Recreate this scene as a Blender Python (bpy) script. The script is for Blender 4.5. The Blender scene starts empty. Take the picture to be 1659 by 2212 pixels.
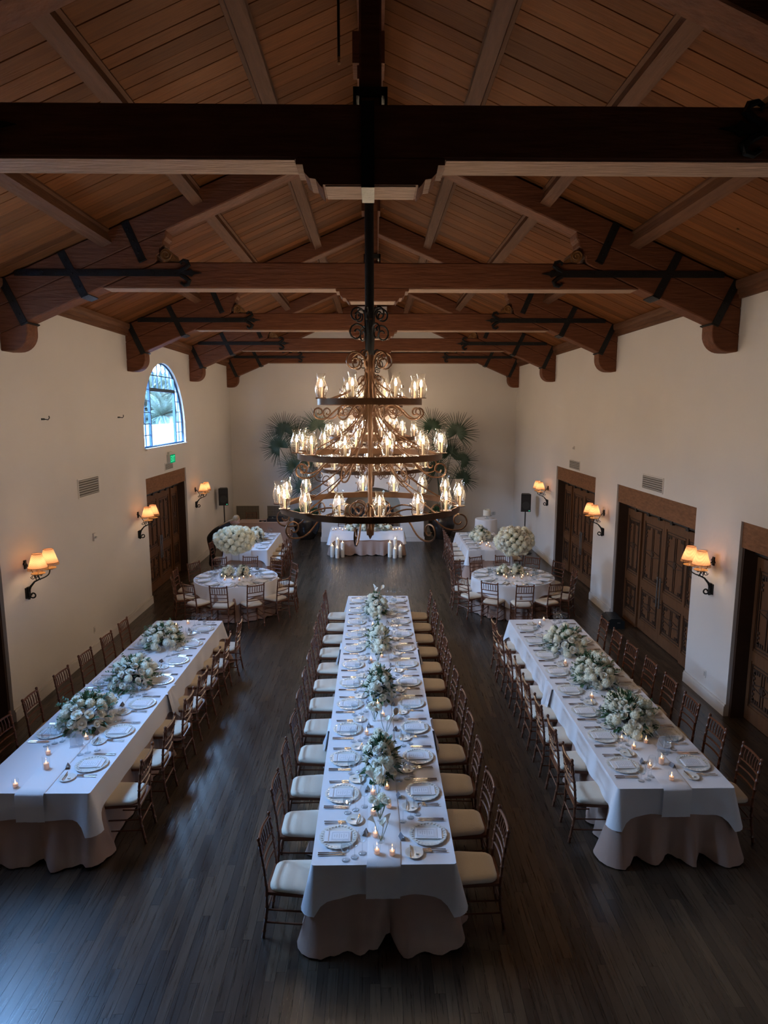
import bpy, math, random
from mathutils import Vector, Matrix
RND = random.Random(11)
PI = math.pi
SC = bpy.context.scene
COL = SC.collection

# ------------------------------------------------------------------ camera
cd = bpy.data.cameras.new('camera')
cd.sensor_fit = 'HORIZONTAL'; cd.sensor_width = 36.0
cd.lens = 36.0 * 1400.0 / 1659.0
cd.clip_start = 0.05; cd.clip_end = 400
cam = bpy.data.objects.new('camera', cd); COL.objects.link(cam)
cam.location = (0, 0, 4.42)
cam.rotation_euler = (math.radians(90 - 8.851), 0, math.radians(-0.869))
SC.camera = cam

# ------------------------------------------------------------------ light and exposure
SKY_STRENGTH = 15.5
FLAME_STRENGTH = 86.0
VOTIVE_STRENGTH = 7.0
SCONCE_WATTS = 0.55
SC.view_settings.view_transform = 'Standard'
SC.view_settings.look = 'None'
SC.view_settings.gamma = 1.0
SC.view_settings.use_curve_mapping = False
SC.view_settings.exposure = 2.4

w = bpy.data.worlds.new('world'); SC.world = w; w.use_nodes = True
nt = w.node_tree; nt.nodes.clear()
wo = nt.nodes.new('ShaderNodeOutputWorld'); bg = nt.nodes.new('ShaderNodeBackground')
tc = nt.nodes.new('ShaderNodeTexCoord'); sx = nt.nodes.new('ShaderNodeSeparateXYZ')
cr = nt.nodes.new('ShaderNodeValToRGB')
cr.color_ramp.elements[0].position = 0.0; cr.color_ramp.elements[0].color = (0.62, 0.78, 0.92, 1)
cr.color_ramp.elements[1].position = 0.7; cr.color_ramp.elements[1].color = (0.30, 0.56, 0.95, 1)
nt.links.new(tc.outputs['Generated'], sx.inputs[0]); nt.links.new(sx.outputs['Z'], cr.inputs[0])
nt.links.new(cr.outputs[0], bg.inputs['Color']); nt.links.new(bg.outputs[0], wo.inputs[0])
bg.inputs['Strength'].default_value = SKY_STRENGTH

XL, XR, YB, YR = -5.17, 5.13, 23.6, -2.6      # inner faces of the walls
XC = -0.02                                    # ridge line
def portal(name, x, y, z, sy, sz):
    l = bpy.data.lights.new(name, 'AREA'); l.shape = 'RECTANGLE'; l.size = sz; l.size_y = sy
    l.cycles.is_portal = True
    o = bpy.data.objects.new(name, l); COL.objects.link(o)
    o.location = (x, y, z); o.rotation_euler = (0, math.radians(-90), 0)
portal('window_portal', -5.6, 16.36, 4.58, 3.3, 2.1)
portal('window_portal', -5.6, 7.05, 4.58, 3.3, 2.1)

# ------------------------------------------------------------------ helpers
class MB:
    """collects geometry, becomes one mesh"""
    def __init__(s): s.v = []; s.f = []
    def add(s, V, F):
        n = len(s.v); s.v += [tuple(p) for p in V]; s.f += [tuple(i + n for i in f) for f in F]; return s
    def box(s, x0, y0, z0, x1, y1, z1):
        V = [(x0,y0,z0),(x1,y0,z0),(x1,y1,z0),(x0,y1,z0),(x0,y0,z1),(x1,y0,z1),(x1,y1,z1),(x0,y1,z1)]
        return s.add(V, [(0,3,2,1),(4,5,6,7),(0,1,5,4),(1,2,6,5),(2,3,7,6),(3,0,4,7)])
    def obox(s, c, sz, M=None):
        m = MB().box(-sz[0]/2,-sz[1]/2,-sz[2]/2,sz[0]/2,sz[1]/2,sz[2]/2)
        M = (M or Matrix.Identity(3)).to_3x3(); c = Vector(c)
        return s.add([c + M @ Vector(p) for p in m.v], m.f)
    def bar(s, a, b, w, h, up=(0,0,1)):
        a = Vector(a); b = Vector(b); d = (b - a); L = d.length; d.normalize()
        u = Vector(up); sd = d.cross(u)
        if sd.length < 1e-4: sd = d.cross(Vector((1,0,0)))
        sd.normalize(); u = sd.cross(d)
        M = Matrix((d, sd, u)).transposed()
        return s.obox((a + b) / 2, (L, w, h), M)
    def tube(s, path, r, n=6, caps=True, closed=False):
        P = [Vector(p) for p in path]; m = len(P)
        rr = r if isinstance(r, (list, tuple)) else [r] * m
        t = []
        for i in range(m):
            a = P[i-1] if (i > 0 or closed) else P[i]; b = P[(i+1) % m] if (i < m-1 or closed) else P[i]
            q = b - a; t.append(q.normalized() if q.length > 1e-9 else Vector((0,0,1)))
        ref = Vector((0,0,1)) if abs(t[0].z) < .9 else Vector((1,0,0))
        nrm = (ref - t[0] * ref.dot(t[0])).normalized()
        V = []; F = []
        for i in range(m):
            nrm = nrm - t[i] * nrm.dot(t[i])
            nrm = nrm.normalized() if nrm.length > 1e-6 else t[i].orthogonal().normalized()
            bn = t[i].cross(nrm)
            for k in range(n):
                a = 2*PI*k/n; V.append(P[i] + (nrm*math.cos(a) + bn*math.sin(a)) * rr[i])
        for i in range(m if closed else m-1):
            j = (i+1) % m
            for k in range(n):
                F.append((i*n+k, i*n+(k+1)%n, j*n+(k+1)%n, j*n+k))
        if caps and not closed:
            F.append(tuple(range(n-1, -1, -1))); F.append(tuple((m-1)*n+k for k in range(n)))
        return s.add(V, F)
    def lathe(s, prof, n=16, c=(0,0,0), mod=None):
        V = []; F = []; m = len(prof)
        for i, (r, z) in enumerate(prof):
            for k in range(n):
                a = 2*PI*k/n; q = r * (mod(a, i) if mod else 1)
                V.append((c[0]+q*math.cos(a), c[1]+q*math.sin(a), c[2]+z))
        for i in range(m-1):
            for k in range(n):
                F.append((i*n+k, i*n+(k+1)%n, (i+1)*n+(k+1)%n, (i+1)*n+k))
        if prof[0][0] > 1e-5: F.append(tuple(range(n-1,-1,-1)))
        if prof[-1][0] > 1e-5: F.append(tuple((m-1)*n+k for k in range(n)))
        return s.add(V, F)
    def shell(s, prof, n=16, c=(0,0,0)):
        """open lathe (no caps)"""
        k0 = len(s.f); s.lathe(prof, n, c)
        s.f = [f for i, f in enumerate(s.f) if i < k0 or len(f) == 4]; return s
    def prism_y(s, poly, y0, y1):
        n = len(poly); V = [(x,y0,z) for x,z in poly] + [(x,y1,z) for x,z in poly]
        F = [tuple(range(n)), tuple(range(2*n-1, n-1, -1))] + [(i, i+n, (i+1)%n+n, (i+1)%n) for i in range(n)]
        return s.add(V, F)
    def prism_x(s, poly, x0, x1):
        n = len(poly); V = [(x0,y,z) for y,z in poly] + [(x1,y,z) for y,z in poly]
        F = [tuple(range(n-1,-1,-1)), tuple(range(n, 2*n))] + [(i, (i+1)%n, (i+1)%n+n, i+n) for i in range(n)]
        return s.add(V, F)
    def prism_z(s, poly, z0, z1):
        n = len(poly); V = [(x,y,z0) for x,y in poly] + [(x,y,z1) for x,y in poly]
        F = [tuple(range(n-1,-1,-1)), tuple(range(n, 2*n))] + [(i, (i+1)%n, (i+1)%n+n, i+n) for i in range(n)]
        return s.add(V, F)
    def merge(s, o, M=None):
        return s.add([(M @ Vector(p)) if M else p for p in o.v], o.f)
    def mesh(s, name, mat, smooth=None):
        me = bpy.data.meshes.new(name); me.from_pydata([tuple(p) for p in s.v], [], s.f)
        if mat: me.materials.append(mat)
        if smooth:
            me.shade_smooth()
            if smooth < 3: me.set_sharp_from_angle(angle=smooth)
        me.update(); return me

def ob(name, me, parent=None, loc=(0,0,0), rot=(0,0,0), scale=None):
    o = bpy.data.objects.new(name, me); COL.objects.link(o)
    o.location = loc; o.rotation_euler = rot
    if scale is not None: o.scale = (scale,)*3 if isinstance(scale, (int, float)) else scale
    if parent: o.parent = parent
    return o
def tag(o, label, cat, group=None, kind=None):
    o['label'] = label; o['category'] = cat
    if group: o['group'] = group
    if kind: o['kind'] = kind
    return o
def thing(name, label, cat, loc=(0,0,0), rz=0, group=None, kind=None, scale=None):
    o = ob(name, None, None, loc, (0,0,rz), scale); o.empty_display_size = .05
    return tag(o, label, cat, group, kind)
def solid(name, me, label, cat, loc=(0,0,0), rot=(0,0,0), group=None, kind=None, scale=None):
    return tag(ob(name, me, None, loc, rot, scale), label, cat, group, kind)
def parts(root, spec):
    """spec: (name, mesh, loc, rot, subs, scale)"""
    for p in spec:
        o = ob(p[0], p[1], root, p[2] if len(p) > 2 else (0,0,0), p[3] if len(p) > 3 else (0,0,0), p[5] if len(p) > 5 else None)
        if len(p) > 4 and p[4]: parts(o, p[4])
ORD = ['nearest','second','third','fourth','fifth','sixth','seventh','eighth','ninth','tenth','eleventh','twelfth']

# ------------------------------------------------------------------ materials
def new_mat(name):
    m = bpy.data.materials.new(name); m.use_nodes = True
    return m, m.node_tree, m.node_tree.nodes['Principled BSDF']
def mat(name, col, rough=.6, metal=0., spec=.5, bump=0., bscale=30., var=0., vscale=6., objvar=0., sheen=0., emit=None, estr=0., stretch=(1,1,1), rvar=0., alpha=None):
    m, t, b = new_mat(name); N = t.nodes.new; L = t.links.new
    b.inputs['Base Color'].default_value = (*col, 1); b.inputs['Roughness'].default_value = rough
    b.inputs['Metallic'].default_value = metal; b.inputs['Specular IOR Level'].default_value = spec
    if sheen: b.inputs['Sheen Weight'].default_value = sheen
    if emit: b.inputs['Emission Color'].default_value = (*emit, 1); b.inputs['Emission Strength'].default_value = estr
    if bump or var or objvar:
        tc = N('ShaderNodeTexCoord'); mp = N('ShaderNodeMapping'); mp.inputs['Scale'].default_value = stretch
        L(tc.outputs['Object'], mp.inputs['Vector'])
    if var or objvar:
        n1 = N('ShaderNodeTexNoise'); n1.inputs['Scale'].default_value = vscale; n1.inputs['Detail'].default_value = 6
        L(mp.outputs[0], n1.inputs['Vector'])
        ma = N('ShaderNodeMath'); ma.operation = 'MULTIPLY_ADD'; ma.inputs[1].default_value = 2*var; ma.inputs[2].default_value = 1 - var
        L(n1.outputs['Fac'], ma.inputs[0]); src = ma
        if objvar:
            oi = N('ShaderNodeObjectInfo'); mb = N('ShaderNodeMath'); mb.operation = 'MULTIPLY_ADD'
            mb.inputs[1].default_value = 2*objvar; mb.inputs[2].default_value = 1 - objvar
            L(oi.outputs['Random'], mb.inputs[0]); mc = N('ShaderNodeMath'); mc.operation = 'MULTIPLY'
            L(ma.outputs[0], mc.inputs[0]); L(mb.outputs[0], mc.inputs[1]); src = mc
        mx = N('ShaderNodeVectorMath'); mx.operation = 'SCALE'; mx.inputs[0].default_value = col
        L(src.outputs[0], mx.inputs['Scale']); L(mx.outputs[0], b.inputs['Base Color'])
        if rvar:
            mr = N('ShaderNodeMath'); mr.operation = 'MULTIPLY_ADD'; mr.inputs[1].default_value = rvar; mr.inputs[2].default_value = rough - rvar/2
            L(n1.outputs['Fac'], mr.inputs[0]); L(mr.outputs[0], b.inputs['Roughness'])
    if bump:
        n2 = N('ShaderNodeTexNoise'); n2.inputs['Scale'].default_value = bscale; n2.inputs['Detail'].default_value = 5
        L(mp.outputs[0], n2.inputs['Vector'])
        bp = N('ShaderNodeBump'); bp.inputs['Strength'].default_value = bump; bp.inputs['Distance'].default_value = .02
        L(n2.outputs['Fac'], bp.inputs['Height']); L(bp.outputs[0], b.inputs['Normal'])
    return m
def glass(name, tint=(.97,.98,.98), rough=.03, boost=1.0, body=0.0, bodycol=(.8,.85,.85)):
    m = bpy.data.materials.new(name); m.use_nodes = True; t = m.node_tree; t.nodes.clear(); N = t.nodes.new; L = t.links.new
    o = N('ShaderNodeOutputMaterial'); tr = N('ShaderNodeBsdfTransparent'); gl = N('ShaderNodeBsdfGlossy'); mx = N('ShaderNodeMixShader')
    tr.inputs['Color'].default_value = (*tint, 1); gl.inputs['Roughness'].default_value = rough
    lw = N('ShaderNodeLayerWeight'); lw.inputs['Blend'].default_value = .5
    pw = N('ShaderNodeMath'); pw.operation = 'POWER'; pw.inputs[1].default_value = 2.6; L(lw.outputs['Facing'], pw.inputs[0])
    ma = N('ShaderNodeMath'); ma.operation = 'MULTIPLY_ADD'; ma.inputs[1].default_value = .55*boost; ma.inputs[2].default_value = .05; ma.use_clamp = True
    L(pw.outputs[0], ma.inputs[0]); L(ma.outputs[0], mx.inputs[0])
    L(tr.outputs[0], mx.inputs[1]); L(gl.outputs[0], mx.inputs[2])
    if body:
        df = N('ShaderNodeBsdfTranslucent' if body < .1 else 'ShaderNodeBsdfDiffuse'); df.inputs['Color'].default_value = (*bodycol, 1)
        m2 = N('ShaderNodeMixShader'); m2.inputs[0].default_value = body
        L(mx.outputs[0], m2.inputs[1]); L(df.outputs[0], m2.inputs[2]); L(m2.outputs[0], o.inputs[0])
    else: L(mx.outputs[0], o.inputs[0])
    return m
def glow(name, col, s):
    m = bpy.data.materials.new(name); m.use_nodes = True; t = m.node_tree; t.nodes.clear()
    o = t.nodes.new('ShaderNodeOutputMaterial'); e = t.nodes.new('ShaderNodeEmission')
    e.inputs['Color'].default_value = (*col, 1); e.inputs['Strength'].default_value = s
    t.links.new(e.outputs[0], o.inputs[0]); return m
def translucent(name, col, fac=.5):
    m = bpy.data.materials.new(name); m.use_nodes = True; t = m.node_tree; t.nodes.clear(); N = t.nodes.new
    o = N('ShaderNodeOutputMaterial'); d = N('ShaderNodeBsdfDiffuse'); tr = N('ShaderNodeBsdfTranslucent'); mx = N('ShaderNodeMixShader')
    d.inputs['Color'].default_value = (*col, 1); tr.inputs['Color'].default_value = (*col, 1); mx.inputs[0].default_value = fac
    t.links.new(d.outputs[0], mx.inputs[1]); t.links.new(tr.outputs[0], mx.inputs[2]); t.links.new(mx.outputs[0], o.inputs[0]); return m
def floor_mat(name):
    m, t, b = new_mat(name); N = t.nodes.new; L = t.links.new
    at = N('ShaderNodeAttribute'); at.attribute_name = 'rnd'
    tc = N('ShaderNodeTexCoord'); ad = N('ShaderNodeVectorMath'); ad.operation = 'ADD'
    cx = N('ShaderNodeCombineXYZ'); mu = N('ShaderNodeMath'); mu.operation = 'MULTIPLY'; mu.inputs[1].default_value = 37.
    L(at.outputs['Fac'], mu.inputs[0]); L(mu.outputs[0], cx.inputs['X']); L(mu.outputs[0], cx.inputs['Y'])
    L(tc.outputs['Object'], ad.inputs[0]); L(cx.outputs[0], ad.inputs[1])
    mp = N('ShaderNodeMapping'); mp.inputs['Scale'].default_value = (70, 2.2, 1); L(ad.outputs[0], mp.inputs['Vector'])
    n = N('ShaderNodeTexNoise'); n.inputs['Scale'].default_value = 1.; n.inputs['Detail'].default_value = 7; n.inputs['Distortion'].default_value = .6
    L(mp.outputs[0], n.inputs['Vector'])
    c1 = N('ShaderNodeValToRGB'); e = c1.color_ramp.elements
    e[0].position = 0; e[0].color = (.021, .0145, .0095, 1); e[1].position = 1; e[1].color = (.066, .042, .024, 1)
    x = c1.color_ramp.elements.new(.5); x.color = (.038, .025, .0155, 1)
    L(at.outputs['Fac'], c1.inputs[0])
    mm = N('ShaderNodeMath'); mm.operation = 'MULTIPLY_ADD'; mm.inputs[1].default_value = 1.7; mm.inputs[2].default_value = .15; L(n.outputs['Fac'], mm.inputs[0])
    vs = N('ShaderNodeVectorMath'); vs.operation = 'SCALE'; L(c1.outputs[0], vs.inputs[0]); L(mm.outputs[0], vs.inputs['Scale'])
    L(vs.outputs[0], b.inputs['Base Color'])
    mr = N('ShaderNodeMath'); mr.operation = 'MULTIPLY_ADD'; mr.inputs[1].default_value = .22; mr.inputs[2].default_value = .19
    L(n.outputs['Fac'], mr.inputs[0]); L(mr.outputs[0], b.inputs['Roughness'])
    bp = N('ShaderNodeBump'); bp.inputs['Strength'].default_value = .12; bp.inputs['Distance'].default_value = .004
    L(n.outputs['Fac'], bp.inputs['Height']); L(bp.outputs[0], b.inputs['Normal'])
    b.inputs['Specular IOR Level'].default_value = .85
    return m
def shade_mat(name):
    m = translucent(name, (.95, .62, .42), .62); t = m.node_tree; N = t.nodes.new; L = t.links.new
    tc = N('ShaderNodeTexCoord'); mp = N('ShaderNodeMapping'); mp.inputs['Scale'].default_value = (1,1,1); L(tc.outputs['Object'], mp.inputs['Vector'])
    ck = N('ShaderNodeTexWave'); ck.bands_direction = 'Z'; ck.inputs['Scale'].default_value = 26; L(mp.outputs[0], ck.inputs['Vector'])
    ck2 = N('ShaderNodeTexWave'); ck2.bands_direction = 'DIAGONAL'; ck2.inputs['Scale'].default_value = 20; L(mp.outputs[0], ck2.inputs['Vector'])
    mu = N('ShaderNodeMath'); mu.operation = 'MULTIPLY'; L(ck.outputs['Fac'], mu.inputs[0]); L(ck2.outputs['Fac'], mu.inputs[1])
    cr = N('ShaderNodeValToRGB'); cr.color_ramp.elements[0].color = (.50,.31,.205,1); cr.color_ramp.elements[1].color = (.36,.19,.12,1)
    L(mu.outputs[0], cr.inputs[0])
    for nd in t.nodes:
        if nd.bl_idname in ('ShaderNodeBsdfDiffuse', 'ShaderNodeBsdfTranslucent'): L(cr.outputs[0], nd.inputs['Color'])
    return m

PLASTER = mat('plaster', (.66, .62, .585), .85, spec=.2, bump=.12, bscale=9, var=.035, vscale=1.2)
TRIMW = mat('painted_trim', (.64, .60, .56), .6, var=.03, vscale=3)
BEAM = mat('old_beam_wood', (.140, .050, .023), .66, spec=.22, bump=.55, bscale=7, var=.55, vscale=5, stretch=(.5, 3, 4))
BEAMY = mat('purlin_wood', (.125, .056, .029), .7, spec=.2, bump=.5, bscale=6, var=.5, vscale=5, stretch=(4, .5, 4), objvar=.15)
BOARD = mat('ceiling_board_wood', (.158, .056, .0165), .68, spec=.15, bump=.2, bscale=9, var=.45, vscale=3.2, stretch=(.6, 7, 4), objvar=.30)
UNDERLIT = mat('pale_lit_underside', (.34, .215, .15), .75, spec=.2, bump=.6, bscale=9, var=.5, vscale=6, stretch=(.6, 4, 4))  # paler than the beams: light from below put into the wood colour
IRON = mat('black_iron', (.010, .011, .012), .5, metal=.3, bump=.2, bscale=40)
CHIRON = mat('brown_chandelier_iron', (.105, .052, .026), .42, metal=.55, var=.35, vscale=9)
BRASS = mat('gilt_wood', (.22, .11, .04), .4, metal=.4, var=.3, vscale=9)
DOORW = mat('door_oak', (.120, .052, .022), .55, spec=.25, bump=.25, bscale=12, var=.4, vscale=5, stretch=(4, 4, .6))
DOORD = mat('carved_dark_oak', (.046, .022, .012), .55, spec=.4, var=.3, vscale=8)
LINTEL = mat('rough_lintel_oak', (.215, .100, .050), .8, spec=.2, bump=.5, bscale=30, var=.5, vscale=9, stretch=(2, 1, 4))
CHAIRW = mat('fruitwood_chair', (.125, .043, .020), .3, spec=.5, var=.3, vscale=14, objvar=.12)
CUSH = mat('ivory_cushion', (.68, .59, .46), .85, bump=.12, bscale=90, sheen=.2)
LINEN = mat('white_linen', (.72, .72, .745), .8, bump=.10, bscale=160, sheen=.15)
LINEN2 = mat('white_runner_linen', (.76, .755, .77), .8, bump=.10, bscale=160, sheen=.15)
BLUSH = mat('blush_linen', (.37, .235, .180), .8, bump=.10, bscale=120, sheen=.2)
CHINA = mat('ivory_china', (.72, .71, .66), .16, spec=.6)
PAPER = mat('card_paper', (.74, .75, .78), .7)
PRINT = mat('card_border_ink', (.40, .41, .44), .7)
DARKCARD = mat('dark_place_card', (.10, .10, .12), .5)
STEEL = mat('flatware_steel', (.55, .50, .46), .22, metal=1.)
GLASS = glass('clear_glass')
PANE = glass('window_pane', (.80, .86, .93), .02, .5)
HURR = glass('hurricane_glass', (.95, .95, .94), .06, 2.4, .012, (.9, .8, .68))
CRYST = glass('crystal_stemware', (.94, .96, .97), .03, 1.25)
WATER = glass('water', (.90, .94, .96), .02, 1.0)
ACRYL = glass('frosted_acrylic', (.90, .92, .95), .25, .8, .22, (.8,.82,.86))
WAX = mat('candle_wax', (.80, .73, .63), .5, emit=(1., .62, .36), estr=.0)
WAXG = translucent('votive_wax', (.92, .74, .62), .5)
FLAME = glow('bulb_flame', (1., .74, .49), FLAME_STRENGTH)
VFLAME = glow('candle_flame', (1., .60, .26), VOTIVE_STRENGTH)
SHADE = shade_mat('gingham_shade')
FRINGE = translucent('shade_fringe', (.60, .40, .22), .5)
CREAMC = mat('cream_candle_sleeve', (.85, .72, .52), .5)
PETAL = mat('white_petal', (.86, .83, .72), .65, var=.08, vscale=20, objvar=.08)
HYDP = mat('hydrangea_petal', (.84, .83, .67), .7, var=.10, vscale=12, objvar=.07)
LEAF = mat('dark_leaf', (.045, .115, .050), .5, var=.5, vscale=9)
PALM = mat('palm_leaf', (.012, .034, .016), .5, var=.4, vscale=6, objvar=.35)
STEM = mat('green_stem', (.10, .17, .07), .5)
POT = mat('dark_glazed_pot', (.022, .016, .013), .22, spec=.6)
BLACK = mat('black_plastic', (.010, .010, .011), .5)
BLACKC = mat('black_cloth', (.008, .008, .010), .9)
GRILL = mat('grille_metal', (.30, .27, .22), .6)
VENTM = mat('vent_paint', (.40, .37, .34), .6)
DARKV = mat('vent_dark', (.07, .06, .05), .8)
GREEN = glow('exit_green', (.0, .50, .20), .10)
GREENL = glow('exit_letters', (.10, 1., .42), .16)
LED = glow('green_led', (.1, .9, .5), .12)
SKIN = mat('skin', (.55, .33, .24), .5)
HAIR = mat('blond_hair', (.30, .17, .075), .6, var=.3, vscale=40)
CAKE = mat('cake_icing', (.74, .69, .58), .6, bump=.4, bscale=25)
FLOOR = floor_mat('dark_oak_strip_floor')
FBASE = mat('subfloor', (.008, .007, .006), .8)
PEWTER = mat('pewter_pull', (.36, .36, .35), .35, metal=.9)
LAWN = mat('outdoor_ground', (.42, .41, .37), .9, var=.2, vscale=.5)
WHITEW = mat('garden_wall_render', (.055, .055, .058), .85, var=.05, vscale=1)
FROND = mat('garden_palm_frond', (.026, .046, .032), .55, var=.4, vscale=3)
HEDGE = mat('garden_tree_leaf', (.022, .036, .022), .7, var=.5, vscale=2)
TRUNK = mat('palm_trunk', (.20, .14, .09), .9, bump=.6, bscale=8)
FIREBOX = mat('sooty_firebox', (.012, .011, .010), .9)
HEARTHP = mat('hearth_plaster', (.36, .32, .26), .85, var=.1, vscale=3)

def ceil_z(x): return 8.40 - .43 * abs(x - XC)

# ================================================================== SETTING
# floor: strips as parts
fl = MB().box(XL-.6, YR-.1, -.12, XR+.6, YB+.1, -.012)
floor = solid('floor', fl.mesh('floor', FBASE), 'dark stained oak strip floor of the hall', 'floor', kind='structure')
PW = .083; planks = []
ncol = int((XR + .6 - (XL - .6)) / PW) + 1
for c in range(ncol):
    x0 = XL - .6 + c * PW; y = 2.2 - RND.random() * 1.4
    while y < YB:
        L_ = RND.choice((.55, .8, 1.0, 1.3, 1.7, 2.1)) * (1 + .2 * RND.random())
        if y + L_ > 2.3: planks.append((x0, y, min(y + L_, YB)))
        y += L_
def plank_box(m, p, rnds, r):
    g = .0009
    m.box(p[0]+g, p[1]+g, -.012, p[0]+PW-g, p[2]-g, RND.uniform(-.0006, 0)); rnds += [r] * 6
def add_rnd(me, vals):
    a = me.attributes.new('rnd', 'FLOAT', 'FACE'); a.data.foreach_set('value', vals)
def vis(p):
    cx_, cy_ = p[0], (max(p[1], 4.0) + p[2]) / 2
    return p[2] > 4.1 and abs(cx_) < .60 * cy_ + .15
pk = sorted([p for p in planks if vis(p)], key=lambda p: max(p[1], 4.0) - .35*(p[2]-max(p[1], 4.0)))
first = set(pk[:296])
rest = MB(); rr = []
for p in planks:
    if p in first:
        m = MB(); r1 = []; plank_box(m, p, r1, RND.random()); me = m.mesh('plank', FLOOR); add_rnd(me, r1); ob('plank', me, floor)
    else: plank_box(rest, p, rr, RND.random())
me = rest.mesh('plank_field', FLOOR); add_rnd(me, rr); o = ob('plank_field', me, floor); o['kind'] = 'stuff'

# walls
TH = .5
DL = [(14.68, 17.82), (5.40, 8.82)]            # left door openings
DR = [(14.87, 18.10), (10.12, 13.52), (5.40, 8.85)]
DZ = 2.90
WIN = [(14.75, 17.97), (5.44, 8.66)]           # left windows
WZ, WR = 3.58, 1.61; WS = WZ + .39
def wall_band(m, x0, x1, y0, y1, z0, z1, holes):
    ys = sorted(set([y0, y1] + [h for a in holes for h in a]))
    for a, b in zip(ys, ys[1:]):
        if any(abs(a-h[0]) < 1e-6 and abs(b-h[1]) < 1e-6 for h in holes): continue
        m.box(x0, a, z0, x1, b, z1)
mw = MB()
wall_band(mw, XL-TH, XL, YR, YB, 0, DZ, DL)
mw.box(XL-TH, YR, DZ, XL, YB, WZ)
wall_band(mw, XL-.19, XL, YR, YB, WZ, 5.62, WIN)
mw.box(XL-.19, YR, 5.62, XL, YB, 6.4)
for a, b in WIN:
    c = (a + b) / 2; n = 28
    pts = [(c - WR*math.cos(PI*i/n), WS + WR*math.sin(PI*i/n)) for i in range(n+1)]
    pts[0] = (a, WS); pts[-1] = (b, WS)
    for p, q in zip(pts, pts[1:]): mw.prism_x([p, q, (q[0], 5.62), (p[0], 5.62)], XL-.19, XL)
solid('wall_left', mw.mesh('wall_left', PLASTER), 'warm off-white plaster wall on the left with an arched window', 'wall', kind='structure')
mw = MB(); wall_band(mw, XR, XR+TH, YR, YB, 0, DZ, DR); mw.box(XR, YR, DZ, XR+TH, YB, 6.7)
solid('wall_right', mw.mesh('wall_right', PLASTER), 'off-white plaster wall on the right with three wooden doorways', 'wall', kind='structure')
gab = [(XL-TH, 0), (XR+TH, 0), (XR+TH, ceil_z(XR+TH)+.1), (XC, 8.5), (XL-TH, ceil_z(XL-TH)+.1)]
solid('wall_back', MB().prism_y(gab, YB, YB+.4).mesh('wall_back', PLASTER), 'far plaster gable wall behind the fireplace', 'wall', kind='structure')
solid('wall_rear', MB().prism_y(gab, YR-.4, YR).mesh('wall_rear', DOORD), 'dark panelled end wall behind the balcony', 'wall', kind='structure')
solid('trim_3', MB().box(XL, YR, 2.65, XR, -.35, 2.85).mesh('trim_3', DOORD), 'dark timber balcony deck at the near end', 'balcony', kind='structure')
# closed backs of the doorways (outside walls)
bk = MB()
for a, b in DL: bk.box(XL-TH-.1, a-.2, 0, XL-TH, b+.2, DZ+.2)
for a, b in DR: bk.box(XR+TH, a-.2, 0, XR+TH+.1, b+.2, DZ+.2)
solid('trim_4', bk.mesh('trim_4', DOORD), 'dark backing boards closing the doorways', 'trim', kind='structure')

# baseboards
def baseboard(name, segs, label, along='y', x=0, s=1):
    m = MB()
    for a, b in segs:
        if along == 'y':
            m.box(min(x, x+s*.028), a, 0, max(x, x+s*.028), b, .15); m.box(min(x, x+s*.018), a, .15, max(x, x+s*.018), b, .18)
        else:
            m.box(a, x-.028, 0, b, x, .15); m.box(a, x-.018, .15, b, x, .18)
    solid(name, m.mesh(name, TRIMW), label, 'baseboard', kind='structure')
baseboard('baseboard_left', [(YR, 5.40), (8.82, 14.68), (17.82, YB)], 'white painted baseboard along the left wall', 'y', XL, 1)
baseboard('baseboard_right', [(YR, 5.40), (8.85, 10.12), (13.52, 14.87), (18.10, YB)], 'white painted baseboard along the right wall', 'y', XR, -1)
baseboard('baseboard_back', [(XL, -1.8), (1.69, XR)], 'white painted baseboard along the far wall', 'x', YB)
# crown trims
for nm, x, s, lab in (('trim_1', XL, 1, 'stepped wooden cornice along the left wall top'), ('trim_2', XR, -1, 'stepped wooden cornice along the right wall top')):
    z1 = ceil_z(x) + .02
    prof = [(0, 5.97), (.05, 5.97), (.05, 6.02), (.075, 6.03), (.075, 6.085), (.10, 6.10), (.115, 6.14), (.115, z1), (0, z1)]
    m = MB().prism_y([(x + s*a, b) for a, b in prof], YR, YB)
    solid(nm, m.mesh(nm, BEAMY), lab, 'cornice', kind='structure')

# ceiling: roof deck with boards, purlins and ridge beam as parts
m = MB()
m.prism_y([(XC, 8.42), (XL-TH-.1, ceil_z(XL-TH-.1)+.02), (XL-TH-.1, ceil_z(XL-TH-.1)+.3), (XC, 8.7)], YR-.4, YB+.4)
m.prism_y([(XC, 8.42), (XC, 8.7), (XR+TH+.1, ceil_z(XR+TH+.1)+.3), (XR+TH+.1, ceil_z(XR+TH+.1)+.02)], YR-.4, YB+.4)
ceiling = solid('ceiling', m.mesh('ceiling', FBASE), 'pitched board ceiling of reddish brown planks', 'ceiling', kind='structure')
SL = math.atan(.43); RL = 5.35 / math.cos(SL)
bms = {}
for wd in (.165, .205, .245, .285):
    g = .007
    bms[wd] = MB().prism_x([(g, -.002), (wd-g, -.002), (wd-.002, .009), (wd-.002, .028), (.002, .028), (.002, .009)], 0, RL).mesh('board', BOARD)
for s in (-1, 1):
    y = 2.75
    while y < YB:
        wd = RND.choice((.165, .205, .245, .245, .285)); wd_ = wd if y + wd <= YB + .03 else .165
        # board runs from ridge down the slope
        o = ob('board', bms[wd_], ceiling)
        if s > 0: o.rotation_euler = (0, SL, 0); o.location = (XC, y, 8.405 + RND.uniform(-.004, .003))
        else:
            o.rotation_euler = (0, SL, PI); o.location = (XC, y + wd_, 8.405 + RND.uniform(-.004, .003))
        y += wd
TY = [4.65, 9.30, 13.95, 18.62, 23.28]
TT = .30
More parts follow.
